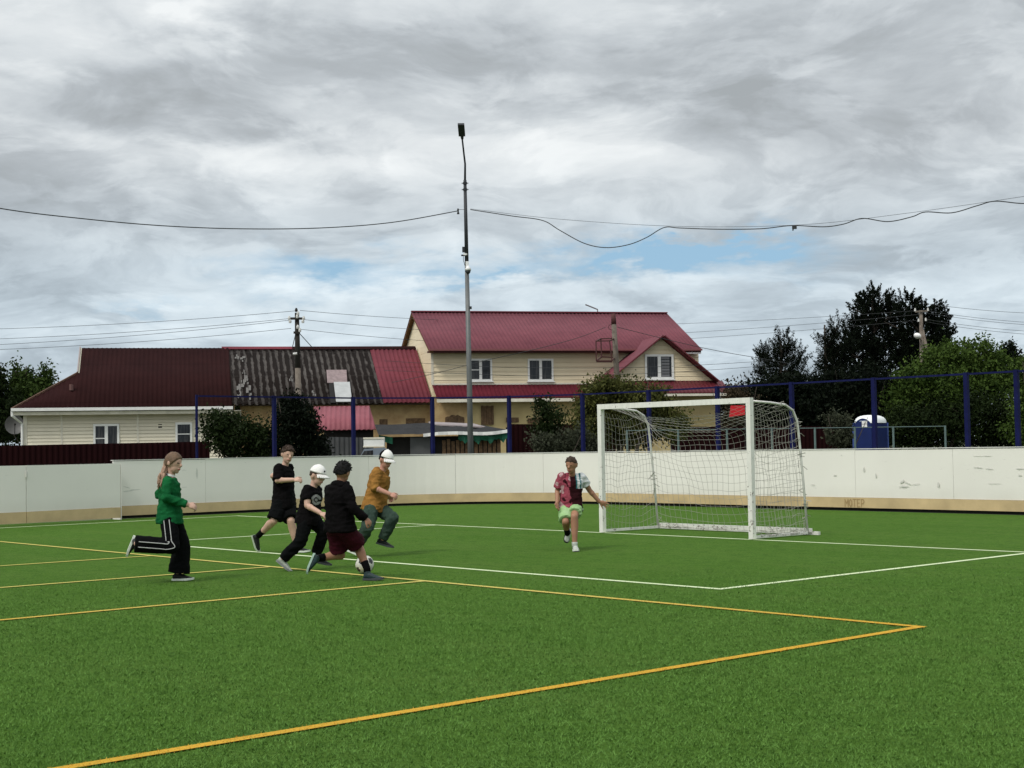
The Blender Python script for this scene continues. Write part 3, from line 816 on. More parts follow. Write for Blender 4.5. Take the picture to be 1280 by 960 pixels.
for x, hw_ in ((.02, .08), (xw - .05, .06), (H1.x(77), .04), (H1.x(172), .04)):
    ct = MB(); ct.box(x - hw_, x + hw_, -.038, -.004, 0, zt - .05); H1.part(ct, "corner_trim", M_FASCIA)
window(H1, H1.x(116.5), H1.x(149), H1.z(130, 566), H1.z(130, 530), 0.0, 2, 0.09, divide=(0, .5))
window(H1, H1.x(219), H1.x(240), H1.z(230, 556), H1.z(230, 528), 0.0, 1, 0.09, divide=(0, .48))
vt = MB(); x = H1.x(200); z = H1.z(200, 532.5); vt.box(x - .08, x + .08, -.02, .0, z - .08, z + .08); H1.part(vt, "vent", M_DARK)
lamp_ = MB(); lamp_.tube([P0 + eu * 2.3 + ev * 1.45 + Vector((0, 0, .02)), P0 + eu * 2.3 + ev * 1.45 + Vector((0, 0, .28))], .09, 8); H1.part(lamp_, "vent_pipe", mat("dull_pipe", (.12, .06, .055), .6))
# satellite dish on a bracket at the left wall
dish = thing("satellite_dish", "grey satellite dish bracketed to the left side of the cream siding house", "satellite dish", H1.o + H1.d * -0.75 + H1.n * .6 + Vector((0, 0, 2.3)), HA)
dm = MB(); dm.smooth = True
c0 = at(18, 532, (H1.o + H1.n * .6).y); nrm = Vector((.35, -.9, .25)).normalized(); ax1 = nrm.cross(Vector((0, 0, 1))).normalized(); ax2 = ax1.cross(nrm)
prev = None
for j in range(7):
    rr = .40 * j / 6; ring = [c0 + ax1 * rr * math.cos(2 * math.pi * k / 20) + ax2 * rr * 1.08 * math.sin(2 * math.pi * k / 20) + nrm * (.16 * (j / 6) ** 2) for k in range(20)]
    i0 = len(dm.v); dm.v += [tuple(p) for p in ring]
    if prev is not None:
        for k in range(20): dm.face((prev + k, prev + (k + 1) % 20, i0 + (k + 1) % 20, i0 + k))
    prev = i0
dm.build("reflector", mat("grey_dish", (.11, .11, .11), .5), dish)
dm = MB(); dm.tube([c0 - ax2 * .40 + nrm * .14, c0 + nrm * .50 - ax2 * .1], .014, 6); dm.build("feed_arm", M_DARK, dish)
dm = MB(); dm.tube([c0 + nrm * .48 - ax2 * .1, c0 + nrm * .58 - ax2 * .1], .04, 8); dm.build("receiver", M_DARK, dish)
dm = MB(); dm.tube([c0 - nrm * .01, c0 - nrm * .15 + H1.d * .2, H1.o + H1.n * .7 + Vector((0, 0, c0.z - .1))], .025, 6); dm.build("bracket", M_DARK, dish)

# ---------------------------------------------------------------- 2: old row house, weathered slate and crimson sheets
H2 = House(301, 62 + 9.6 * math.sin(HA), "old_row_house", "old ochre plastered house with weathered slate roof patched by crimson sheets")
yr2 = 3.9; y0e = -0.7
ze2 = H2.z(420, 504.5, y0e); zr2 = H2.z(420, 435, yr2)
xL = H2.x(289.5, y0e, 507); xM = H2.x(481, y0e, 504); xR = H2.x(541, y0e, 500)
wl_ = MB(); xwr = H2.x(541, 0) - .03; wl_.box(0.02, xwr, 0, 2 * yr2, 0, ze2 + .25); H2.part(wl_, "wall", M_STUCCO)
sl2 = math.hypot(yr2 - y0e, zr2 - ze2); ev2 = Vector((0, yr2 - y0e, zr2 - ze2)) / sl2
P2 = Vector((xL + .02, y0e, ze2)); Lm = xM - xL - .02; Lr = xR - xL - .02
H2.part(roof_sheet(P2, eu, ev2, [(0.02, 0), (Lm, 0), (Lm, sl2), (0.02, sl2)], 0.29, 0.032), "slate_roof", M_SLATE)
H2.part(roof_sheet(P2 + Vector((0, 0, .035)), eu, ev2, [(Lm - .05, 0), (Lr, 0), (Lr, sl2), (Lm - .05, sl2)], 0.21, 0.022), "red_roof", M_REDROOF)
bk = MB(); evb2 = Vector((0, -(yr2 - y0e), zr2 - ze2)) / sl2; Pb = Vector((xL + .02, 2 * yr2 - y0e, ze2))
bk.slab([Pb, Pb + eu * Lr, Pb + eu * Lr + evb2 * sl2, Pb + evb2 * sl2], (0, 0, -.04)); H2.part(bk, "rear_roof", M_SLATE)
for x in (.02, xwr - .2):
    gb = MB(); gb.slab([(x, 0, ze2 + .26), (x, 2 * yr2, ze2 + .26), (x, yr2, zr2 - .12)], (.18, 0, 0)); H2.part(gb, "gable", M_STUCCO)
rc = MB(); xa, xb = H2.x(277, yr2, 435), H2.x(365, yr2, 435); rc.slab([(xa, yr2 - .20, zr2 - .07), (xb, yr2 - .20, zr2 - .07), (xb, yr2, zr2 + .05), (xa, yr2, zr2 + .05)], (0, 0, .02)); H2.part(rc, "ridge_cap", M_REDROOF)
rc = MB(); rc.slab([(xb + .02, yr2 - .22, zr2 - .09), (Lr + xL, yr2 - .22, zr2 - .06), (Lr + xL, yr2, zr2 + .07), (xb + .02, yr2, zr2 + .05)], (0, 0, .02)); H2.part(rc, "ridge_cap", M_BROWNROOF)
sf = MB(); sf.box(xL + .05, xR - .05, y0e + .06, -.005, ze2 - .06, ze2 - .03); H2.part(sf, "soffit", mat("dark_eave_boards", (.045, .03, .02), .9))
# pale flakes, a grey sheet and a white sheet lying on the slates
def on_roof2(px0, px1, py0, py1, lift, shear=0.0):
    """a rectangular sheet on the front slope; v is found from the height of the pixel row"""
    def vv(px, py):
        best = min((abs(at(px, py, (H2.o + H2.d * H2.x(px, y0e + (yr2 - y0e) * t / 100, py) + H2.n * (y0e + (yr2 - y0e) * t / 100)).y).z - (ze2 + (zr2 - ze2) * t / 100)), t) for t in range(101))[1] / 100
        return best
    v0, v1 = vv((px0 + px1) / 2, py1), vv((px0 + px1) / 2, py0)
    n = eu.cross(ev2)
    def P(px, v, py): 
        y = y0e + (yr2 - y0e) * v
        return Vector((H2.x(px, y, py), y, ze2 + (zr2 - ze2) * v)) + n * lift
    return [P(px0 + shear, v0, py1), P(px1 + shear, v0, py1), P(px1, v1, py0), P(px0, v1, py0)], n
pts, n_ = on_roof2(408, 433, 464, 479.5, .06, 1); mb = MB(); mb.slab(pts, -n_ * .03); H2.part(mb, "grey_roof_sheet", mat("grey_pink_sheet", (.25, .19, .19), .7, .35, 6))
pts, n_ = on_roof2(417, 437, 479.5, 506, .10, 3); mb = MB(); mb.slab(pts, -n_ * .03); H2.part(mb, "white_roof_sheet", mat("white_sheet", (.40, .41, .41), .6, .2, 3))
pts, n_ = on_roof2(411, 417.5, 480, 505, .05, 2); mb = MB(); mb.slab(pts, -n_ * .03); H2.part(mb, "roof_hole", M_DARK)
rnd = random.Random(9); M_FLAKE = mat("pale_slate_flake", (.135, .128, .12), .9)
for px, py, wd, hh in ((297, 448, 5, 1.5), (304, 450, 7, 1.5), (308, 474, 4, 5), (299, 487, 6, 9), (311, 487, 6, 10), (304, 480, 5, 6), (309, 478, 3, 3), (299, 495, 4, 4), (312, 496, 4, 4), (392, 492, 6, 1.5), (363, 474, 3, 1.5), (305, 466, 2, 3)):
    fk = MB()
    for q in range(6):
        a, b = px + rnd.uniform(-2.2, 2.2), py + rnd.uniform(-3, 3); k_ = rnd.uniform(.18, .5)
        pts, n_ = on_roof2(a - wd * k_ / 2, a + wd * k_ / 2, b - hh * k_ / 2 - .8, b + hh * k_ / 2 + .8, .036 + q * .004, rnd.uniform(-.4, .4)); fk.slab(pts, -n_ * .01)
    H2.part(fk, "bare_patch", M_FLAKE)
for px0, px1, py0, py1 in ((474, 484, 524, 531), (507, 531, 523, 531)):
    d_ = MB(); d_.box(H2.x(px0), H2.x(px1), -.03, -.003, H2.z(px0, py1), H2.z(px0, py0)); H2.part(d_, "boarded_opening", M_PLANK)

# ---------------------------------------------------------------- 3: two-storey house with crimson roofs and a front gable
xo = 17.75
H3 = House(541, 62 + 17.75 * math.sin(HA), "two_storey_house", "tall two-storey cream house with crimson roofs and a front gable")
yr3 = 4.3; ye = -0.55
ze3 = H3.z(700, 436.5, ye); zr3 = H3.z(680, 391, yr3)
xl3 = H3.x(536, ye, 438); xr3 = H3.x(877, ye, 435); xwl, xwr = 0.0, H3.x(873, 0, 445)
sl3 = math.hypot(yr3 - ye, zr3 - ze3); ev3 = Vector((0, yr3 - ye, zr3 - ze3)) / sl3; P3 = Vector((xl3, ye, ze3)); L3 = xr3 - xl3
zsk = H3.z(640, 480.5, 0)
wl_ = MB(); wl_.box(xwl, xwr, 0, 2 * yr3, 0, ze3 - .02); H3.part(wl_, "wall", M_SIDINGY)
clap(H3, lambda z: (.06, xwr), zsk, ze3 - .15, 0, .20, M_SIDINGY)
slope = (zr3 - ze3) / (yr3 - ye); zw = ze3 - ye * slope * 0
for x in (xwl, xwr - .2):
    gb = MB(); gb.slab([(x, 0.0, ze3 - .01), (x, 2 * yr3, ze3 - .01), (x, 2 * yr3, ze3 + slope * .42), (x, yr3, zr3 - .16), (x, 0, ze3 + slope * .42)], (.2, 0, 0)); H3.part(gb, "gable", M_SIDINGY)
H3.part(roof_sheet(P3, eu, ev3, [(0, 0), (L3, 0), (L3, sl3), (0, sl3)], 0.19, 0.014), "main_roof", M_MAINROOF)
bk = MB(); evb3 = Vector((0, -(yr3 - ye), zr3 - ze3)) / sl3; Pb = Vector((xl3, 2 * yr3 - ye, ze3))
bk.slab([Pb, Pb + eu * L3, Pb + eu * L3 + evb3 * sl3, Pb + evb3 * sl3], (0, 0, -.04)); H3.part(bk, "rear_roof", M_REDROOF)
sf = MB()
for P_, e_v in ((P3, ev3), (Pb, evb3)):
    off = Vector((0, 0, -.05))
    sf.slab([P_ + eu * .02 + off, P_ + eu * (-xl3 - .01) + off, P_ + eu * (-xl3 - .01) + e_v * (sl3 - .05) + off, P_ + eu * .02 + e_v * (sl3 - .05) + off], (0, 0, -.10))
H3.part(sf, "verge_soffit", M_SOFFIT)
sf = MB(); sf.box(xl3 + .02, xr3 - .02, ye + .02, -.003, ze3 - .14, ze3 - .05); H3.part(sf, "soffit", mat("dark_red_soffit", (.07, .018, .02), .7))
gt = MB(); gt.box(xl3 + .01, xr3, ye - .11, ye - .01, ze3 - .07, ze3 + .015); H3.part(gt, "gutter", mat("dull_red_gutter", (.20, .07, .075), .5))
rg = MB(); rg.beam((xl3, yr3, zr3 + .03), (xr3, yr3, zr3 + .03), .26, .06); H3.part(rg, "ridge_cap", M_REDROOF)
gt = MB(); gt.box(H3.x(846, 0), xr3 - .03, ye + .01, ye + .04, ze3 - .22, ze3 - .145); H3.part(gt, "fascia", M_WHITE)
for a, b in ((586.5, 615.5), (660, 692)):
    z0, z1 = H3.z(a, 476.5), H3.z(a, 448.5)
    window(H3, H3.x(a), H3.x(b), z0, z1, 0.0, 2, 0.085, divide=(0, .5) if a < 600 else None)
vt = MB(); vt.box(-.03, .08, -.03, -.003, zsk, ze3 - .15); H3.part(vt, "corner_trim", M_FASCIA)
vt = MB(); vt.box(.0, H3.x(735, 0, 480), -.035, -.004, zsk - .01, zsk + .06); H3.part(vt, "band", M_FASCIA)
# skirt roof over the ground floor and the lower wall in front of the frame line
yk = -1.1; zk = H3.z(640, 497, yk); xks, xke = 0.02, H3.x(742, yk, 497)
slk = math.hypot(-yk, zsk - zk); evk = Vector((0, -yk, zsk - zk)) / slk
H3.part(roof_sheet((xks, yk, zk), eu, evk, [(0, 0), (xke - xks, 0), (xke - xks, slk), (0, slk)], 0.19, 0.014), "skirt_roof", M_DEEPROOF)
fs = MB(); fs.box(xks, H3.x(718, yk, 500), yk - .03, yk + .02, zk - .19, zk - .045); H3.part(fs, "fascia", M_FASCIA)
lw = MB(); lw.box(xks, H3.x(760, -.55), -.55, -.003, 0, zk + .12); H3.part(lw, "lower_wall", [M_STUCCOY])
lw = MB(); lw.box(H3.x(541, -.56) + .06, H3.x(584, -.56), -.575, -.552, 0, zk - .02); H3.part(lw, "lower_wall", M_STUCCO)
for k_, (px0, px1, py0, py1) in enumerate(((556, 580, 522, 533), (632, 648, 522, 528), (659, 679, 523, 529))):
    d_ = MB(); x0, x1, z0, z1 = H3.x(px0, -.58), H3.x(px1, -.58), H3.z(px0, py1, -.58), H3.z(px0, py0, -.58)
    n = 9; up_ = [(x0 + (x1 - x0) * i / n, z1 + (z1 - z0) * .28 * math.sin(math.pi * i / n) * (k_ == 0) * (1 + .3 * math.sin(i * 2.3))) for i in range(n + 1)]
    pts = [(x0, -.60, z0)] + [(x1, -.60, z0)] + [(a, -.60, b) for a, b in up_[::-1]]
    d_.slab(pts, (0, .02, 0)); H3.part(d_, "wall_opening", M_PLANK)
d_ = MB(); x0, x1 = H3.x(601, -.6), H3.x(617, -.6); z0, z1 = H3.z(601, 531, -.6), H3.z(601, 507, -.6)
for i in range(5):
    a = x0 + (x1 - x0) * i / 5; d_.box(a + .008, a + (x1 - x0) / 5 - .008, -.63 - .01 * (i % 2), -.58, z0, z1 - .03 * (i % 2))
H3.part(d_, "plank_shutter", M_PLANK)
# front gable
yf, yg = -2.45, -2.05
xa = H3.x(829, yf, 418); za = H3.z(829, 419, yf)
xgl, xgr = H3.x(757, yf, 478), H3.x(898, yf, 475.5); zgl = H3.z(757, 478, yf); zgr = H3.z(898, 475.5, yf)
zb = H3.z(828, 474.5, yg)
kL = (za - zgl) / (xa - xgl); kR = (za - zgr) / (xgr - xa)
wl_ = MB(); gx0, gx1 = H3.x(768, yg, 480), H3.x(890, yg, 480)
ins_ = .10
wl_.slab([(gx0, yg, 0), (gx1, yg, 0), (gx1, yg, za - kR * (gx1 - xa) - ins_), (xa, yg, za - ins_), (gx0, yg, za - kL * (xa - gx0) - ins_)], (0, -yg - .003, 0)); H3.part(wl_, "front_gable_wall", M_SIDINGY)
clap(H3, lambda z: (xa - (za - ins_ - .04 - z) / kL, xa + (za - ins_ - .04 - z) / kR), H3.z(825, 476, yg), za - .2, yg, .20, M_SIDINGY)
yb = ye + (za - ze3) / slope
# roof planes of the gable as thick sheets cut where they meet the main roof and wall
def gplane(sgn, xe_, k_):
    zE = za - k_ * abs(xe_ - xa); xv = xa + sgn * (za - ze3) / k_
    pts = [(xa, yf, za), (xe_, yf, zE), (xe_, -.02, zE), (xv, -.02, ze3), (xv, ye, ze3), (xa, yb, za)]
    m_ = MB(); m_.slab(pts, (0, 0, -.07)); return m_
H3.part(gplane(-1, xgl, kL), "front_gable_roof", M_MAINROOF)
H3.part(gplane(1, xgr, kR), "front_gable_roof", M_REDROOF)
bb = MB()
bb.beam((xa + .04, yf - .02, za - .02), (xgr, yf - .02, zgr - .02), .05, .17, up=(0, 1, 0)); bb.beam((xa - .04, yf - .02, za - .02), (xgl, yf - .02, zgl - .02), .05, .17, up=(0, 1, 0))
H3.part(bb, "barge_board", mat("dark_crimson_board", (.115, .018, .026), .5))
window(H3, H3.x(806.5, yg), H3.x(842.5, yg), H3.z(825, 474, yg), H3.z(825, 443, yg), yg, 2, .10, right_blind=True)
yk2 = yg - 1.0; zk0 = H3.z(830, 476, yg - .05); zk1 = H3.z(830, 491, yk2)
slk = math.hypot(yg - .02 - yk2, zk0 - zk1); evk = Vector((0, yg - .02 - yk2, zk0 - zk1)) / slk
xs0, xs1 = H3.x(757, yk2, 490), H3.x(913, yk2, 490)
H3.part(roof_sheet((xs0, yk2, zk1), eu, evk, [(0, 0), (xs1 - xs0, 0), (xs1 - xs0, slk), (0, slk)], 0.19, 0.014), "skirt_roof", mat("dark_crimson_sheet", (.10, .014, .022), .5))
fs = MB(); fs.box(xs0, xs1, yk2 - .03, yk2 + .02, zk1 - .15, zk1 - .045); H3.part(fs, "fascia", M_FASCIA)
lw = MB(); lw.box(H3.x(775, yg - .3), H3.x(900, yg - .3), yg - .3, yg - .003, 0, zk1 + .1); H3.part(lw, "lower_wall", M_STUCCOY)
ant = MB(); p0 = Vector((H3.x(747, yr3, 391), yr3, zr3)); 
ant.tube([p0, p0 + Vector((0, 0, .18)), p0 + Vector((-.25, 0, .28)), p0 + Vector((-.62, 0, .42))], .035, 6); H3.part(ant, "roof_pipe", mat("grey_pipe", (.20, .20, .21), .5))

# ---------------------------------------------------------------- sheds, fences and small things in the lane
def plane_pt(px, Y): p = at(px, 556, Y); return Vector((p.x, p.y, 0))
M_MAROON = corr_mat("maroon_profiled_fence", (0.015, 0.0035, 0.004), (0.011, 0.0028, 0.0035), 0.18, rough=0.8, spec=0.05, sheet=9)
def sheet_fence(name, label, pts, h0, h1, m=None, cat="fence"):
    r_ = thing(name, label, cat, (pts[0].x, pts[0].y, 0), math.atan2(pts[1].y - pts[0].y, pts[1].x - pts[0].x))
    for (a, b), (ha, hb) in zip(zip(pts, pts[1:]), ((h0, h1),) * 9):
        L = (b - a).length; n = int(L / .045); d = (b - a) / L; nn = Vector((-d.y, d.x, 0)); mb = MB(); mb.smooth = False
        for i in range(n):
            u0, u1 = L * i / n, L * (i + 1) / n; o0, o1 = [.018 * (1 if (int(k) // 2) % 2 else -1) for k in (i, i + 1)]
            p, q = a + d * u0 + nn * o0, a + d * u1 + nn * o1; z0 = ha + (hb - ha) * i / n
            mb.slab([p, q, q + Vector((0, 0, z0)), p + Vector((0, 0, z0))], nn * .004)
        mb.build("sheet_panel", m or M_MAROON, r_)
        mb = MB()
        for i in range(int(L / 2.5) + 1): 
            p = a + d * min(L, i * 2.5) + nn * .06; mb.beam(p, p + Vector((0, 0, ha - .12)), .06)
        mb.build("fence_post", M_DARK, r_); mb = MB()
        mb.beam(a + nn * .11 + Vector((0, 0, ha * .8)), b + nn * .11 + Vector((0, 0, hb * .8)), .04); mb.build("rail", M_DARK, r_)
    return r_
def zat(px, py, Y): return at(px, py, Y).z
sheet_fence("maroon_fence", "dark maroon profiled sheet fence in front of the cream siding house", [plane_pt(-60, 48), plane_pt(262, 50.5)], zat(0, 557.5, 48.5), zat(245, 552, 50.4))
sheet_fence("maroon_fence", "dark maroon sheet fence before the house between the tarpaulin shed and the bushes", [plane_pt(634, 55), plane_pt(770, 56)], zat(640, 530, 55), zat(745, 531, 56))
sheet_fence("maroon_fence", "dark maroon sheet fence seen through the goal net, beside the toilet", [plane_pt(840, 56), plane_pt(1046, 58)], zat(860, 533, 56), zat(1040, 533, 58))
sheet_fence("grey_fence", "grey sheet fence below the small pink roof", [plane_pt(398, 55), plane_pt(458, 55.3)], zat(400, 546, 55), zat(460, 547, 55.3), mat("grey_sheet", (.060, .062, .064), .6, .3, 2))

# small shed with pink roof
S1 = House(398, 56.5, "pink_roofed_shed", "small dark shed with faded pink ribbed roof before the old house", "shed", R(6))
xs = S1.x(466, 0); z0, z1 = S1.z(430, 537, -.3), S1.z(430, 508, 1.4)
sl_ = math.hypot(1.7, z1 - z0); e5 = Vector((0, 1.7, z1 - z0)) / sl_
xo0, xo1, xt0, xt1 = S1.x(398, -.3, 537), S1.x(470, -.3, 535), S1.x(392, 1.4, 508), S1.x(462, 1.4, 507)
S1.part(roof_sheet((0, -.3, z0), eu, e5, [(xo0, 0), (xo1, 0), (xt1, sl_), (xt0, sl_)], .19, .016), "roof", M_PINKROOF)
mb = MB(); mb.box(xo0 + .2, xo1 - .1, 0, 1.7, 0, z0 - .02); S1.part(mb, "wall", mat("dark_planks", (.018, .016, .014), .9))
mb = MB(); mb.slab([(xt0, 1.42, z1 + .02), (xt1, 1.42, z1 + .02), (xt1, 3.4, z0), (xt0, 3.4, z0)], (0, 0, -.05)); S1.part(mb, "rear_roof", M_PINKROOF)
# tarpaulin shed
S2 = House(478, 54, "tarpaulin_shed", "long low shed roofed with grey tarpaulin, white edge and green netting", "shed", R(5))
mb = MB(); rnd = random.Random(3)
def tarp_edge(n, x0, x1, f): return [(x0 + (x1 - x0) * i / n, f(i / n)) for i in range(n + 1)]
xA, xB = S2.x(473, -.4, 545), S2.x(634, -.4, 540)
zf = lambda t: S2.z(480 + 155 * t, 543.5 - 4 * t + 2.0 * math.sin(t * 9) * (t > .3) - (3.5 * (t - .55) / .45 if t > .55 else 0), -.4)
zbk = lambda t: S2.z(472 + 160 * t, 530.5 + 1.2 * math.sin(t * 7 + 1), 2.2) + .03
n = 26; e1 = [(x, -.4 - .05 * math.sin(i * 1.7), z) for i, (x, z) in enumerate(tarp_edge(n, xA, xB, zf))]; e2 = [(x - .15, 2.2, z) for x, z in tarp_edge(n, xA, xB - .6, zbk)]
mid = [tuple((Vector(a) + Vector(b)) / 2 + Vector((0, 0, .04 * math.sin(i * 1.1)))) for i, (a, b) in enumerate(zip(e1, e2))]
for A_, B_ in ((e1, mid), (mid, e2)):
    for i in range(n): mb.poly([A_[i], A_[i + 1], B_[i + 1], B_[i]]); 
for A_ in (mb,):
    pass
S2.part(mb, "tarpaulin", mat("grey_tarpaulin", (.017, .017, .018), .9, .5, 3, .3, 6))
mb = MB(); n0 = 9
for i in range(n0, n): mb.slab([e1[i], e1[i + 1], tuple(Vector(e1[i + 1]) + Vector((0, -.02, -.12))), tuple(Vector(e1[i]) + Vector((0, -.02, -.12)))], (0, -.03, 0))
S2.part(mb, "white_edge", mat("white_plastic_edge", (.62, .62, .60), .5, .2, 5))
mb = MB(); i1 = int(n * .70)
for i in range(i1, n - 1):
    a, b = Vector(e2[i]), Vector(e2[i + 1]); a2, b2 = (Vector(e1[i]) * .45 + a * .55), (Vector(e1[i + 1]) * .45 + b * .55); mb.slab([a2, b2, b, a], (0, 0, .035))
mb2 = MB(); mb2.slab([e2[13], e2[24], tuple((Vector(e1[24]) + Vector(e2[24])) / 2), tuple((Vector(e1[13]) * .3 + Vector(e2[13]) * .7))], (0, 0, .05))
S2.part(mb2, "pale_board", mat("pale_board_sheet", (.30, .26, .26), .8, .3, 4))
mb = MB(); mb.box(xA + .3, xB - .25, 0, 2.1, 0, 1.87); S2.part(mb, "wall", mat("dark_shed_boards", (.012, .011, .010), .9, .5, 5))
mb = MB()
for i in range(16):
    a = S2.x(552, -.05) + i * .17
    if a < xB - .3: mb.box(a, a + .13, -.06, -.003, 0, 1.72 + .05 * math.sin(i * 2.1))
S2.part(mb, "board_front", M_PLANK)
mb = MB(); mb.box(S2.x(512, -.1), S2.x(537, -.1), -.10, -.01, 0, 1.84); mb.box(S2.x(537.5, -.1), S2.x(541, -.1), -.12, -.01, 0, 1.86); S2.part(mb, "grey_door", mat("grey_shed_sheet", (.075, .078, .080), .6, .2, 3))
mb = MB(); rnd = random.Random(4); x0, x1 = S2.x(572, -.3), S2.x(634, -.3); n2_ = 22
topz = [zf(.62 + .38 * i / n2_) - .10 for i in range(n2_ + 1)]
for i in range(n2_):
    a, b = x0 + (x1 - x0) * i / n2_, x0 + (x1 - x0) * (i + 1) / n2_
    d0, d1 = [.18 + .14 * math.sin(k * .55) ** 2 + .05 * math.sin(k * 2.3) for k in (i, i + 1)]
    mb.poly([(a, -.36, topz[i]), (b, -.36, topz[i + 1]), (b, -.30 - .05 * math.sin(i), topz[i + 1] - d1), (a, -.30 - .05 * math.sin(i - 1), topz[i] - d0)])
S2.part(mb, "green_netting", mat("green_debris_net", (.012, .105, .062), .7, .6, 9))
mb = MB(); mb.slab([(S2.x(473), -.3, 1.95), (S2.x(490), -.3, 1.85), (S2.x(490), -.25, 1.6), (S2.x(473), -.25, 1.75)], (0, .02, 0)); S2.part(mb, "green_netting", bpy.data.materials["green_debris_net"])

# van parked behind the boards: grey-blue cab and white box
vp = plane_pt(462, 45)
van = thing("parked_van", "grey-blue van with white box body parked behind the boards, mostly hidden", "van", vp, R(4))
M_VAN = mat("grey_blue_car_paint", (.16, .19, .23), .3, 0, spec=.5); M_TYRE = mat("tyre_rubber", (.015, .015, .015), .9)
zc = at(462, 562, 45).z; zb_ = at(462, 547, 45).z
lx = lambda px: plane_pt(px, 45).x - vp.x
mb = MB()
prof = [(lx(440), .45), (lx(440), .95), (lx(447), 1.02), (lx(456), zc + .02), (lx(480), zc + .06), (lx(484), zc), (lx(492), 1.05), (lx(494), .45)]
mb.hexa([(a, -.8, z) for a, z in prof], [(a, .8, z) for a, z in prof]); mb.build("cab", M_VAN, van, world=False)
mb = MB(); mb.slab([(lx(447.5), -.815, 1.05), (lx(456.3), -.815, zc - .04), (lx(467), -.815, zc - .02), (lx(467), -.815, 1.05)], (0, .01, 0)); mb.build("side_window", M_GLASS, van, world=False)
mb = MB(); mb.box(lx(455.5), lx(480.5), -.75, .9, zc + .07, zb_); mb.build("box_body", M_WHITE, van, world=False)
mb = MB(); mb.box(lx(455), lx(481), -.77, -.752, zb_ - .05, zb_); mb.box(lx(455), lx(481), -.77, -.752, zc + .07, zc + .11); mb.build("box_trim", M_FASCIA, van, world=False)
for a in (448, 486):
    mb = MB(); mb.tube([(lx(a), -.82, .32), (lx(a), -.6, .32)], .32, 16); mb.build("wheel", M_TYRE, van, world=False)

# portable toilet
Yt = 57; tp = plane_pt(1092, Yt)
toilet = thing("portable_toilet", "dark blue portable toilet cabin with white domed roof", "portable toilet", tp, 0)
M_TB = mat("blue_toilet_plastic", (.005, .016, .095), .45, .25, 3); M_TW = mat("white_translucent_roof", (.80, .83, .82), .5, .1, 3)
Sx = lambda px: (px - 1092) * Yt / FPX
f0, f1, f2 = Vector((Sx(1069), .25, 0)), Vector((Sx(1092.5), -.35, 0)), Vector((Sx(1115), .55, 0)); f3 = f0 + (f2 - f1)
zE = zat(1092, 528, Yt); 
mb = MB(); mb.hexa([f0, f1, f2, f3], [p + Vector((0, 0, zE)) for p in (f0, f1, f2, f3)]); mb.build("cabin", M_TB, toilet, world=False)
# door on the left face with arched top
dv = (f1 - f0); dn = Vector((dv.y, -dv.x, 0)).normalized(); 
def dpt(u, z, o=.02): return f0 + dv * u + dn * o + Vector((0, 0, z))
ztop = zat(1080, 523, Yt)
arch = [(.10, zE - .14)] + [(.10 + .72 * i / 10, zE - .14 + (ztop - zE + .14) * math.sin(math.pi * min(1, (i / 10) * .93 + .05)) ** .6) for i in range(1, 10)] + [(.84, zE - .10)]
mb = MB(); mb.slab([dpt(.10, .1), dpt(.84, .1)] + [dpt(a, b) for a, b in arch[::-1]], dn * .03); door_ = mb.build("door", M_TB, toilet, world=False)
mb = MB(); za_ = zat(1080, 534, Yt)
for i in range(2):
    for j in range(2):
        mb.slab([dpt(.42 + .12 * i, za_ + .13 * j, .055), dpt(.53 + .12 * i, za_ + .13 * j, .055), dpt(.53 + .12 * i, za_ + .11 + .13 * j, .055), dpt(.42 + .12 * i, za_ + .11 + .13 * j, .055)], dn * .006)
mb.build("sign_plate", M_WHITE, door_, world=False)
mb = MB(); mb.slab([dpt(.32, ztop - .12, .056), dpt(.68, ztop - .12, .056), dpt(.68, ztop - .09, .056), dpt(.32, ztop - .09, .056)], dn * .004); mb.slab([dpt(.45, 1.05, .056), dpt(.66, 1.07, .056), dpt(.66, 1.10, .056), dpt(.45, 1.08, .056)], dn * .004); mb.build("label_strip", mat("pale_blue_label", (.35, .42, .55), .5), door_, world=False)
M_TBM = mat("mid_blue_plastic", (.05, .085, .26), .4)
for a in (f1, f0, f2):
    mb = MB(); mb.beam(a + dn * .03 + Vector((0, 0, .05)), a + dn * .03 + Vector((0, 0, zE - .02)), .05); mb.build("corner_strip", M_TBM, toilet, world=False)
mb = MB(); mb.smooth = True; cx_ = (f0 + f1 + f2 + f3) / 4; zT = zat(1092, 518.5, Yt)
prev = None
A1, B1 = (f1 - f0) / 2 * 1.06, (f2 - f1) / 2 * 1.06
for j in range(7):
    k_ = 1 - (j / 6) ** 2.2 * .85; zz = zE - .02 + (zT - zE + .02) * (1 - (1 - j / 6) ** 1.8)
    ring = []
    for q in range(28):
        t = 2 * math.pi * q / 28; c_, s_ = math.cos(t), math.sin(t); m_ = max(abs(c_), abs(s_)) ** .75
        ring.append(cx_ + A1 * (c_ / m_) * k_ + B1 * (s_ / m_) * k_ + Vector((0, 0, zz)))
    i0 = len(mb.v); mb.v += [tuple(p) for p in ring]
    if prev is not None:
        for q in range(28): mb.face((prev + q, prev + (q + 1) % 28, i0 + (q + 1) % 28, i0 + q))
    prev = i0
mb.face(range(prev, prev + 28)); mb.build("roof", M_TW, toilet, world=False)

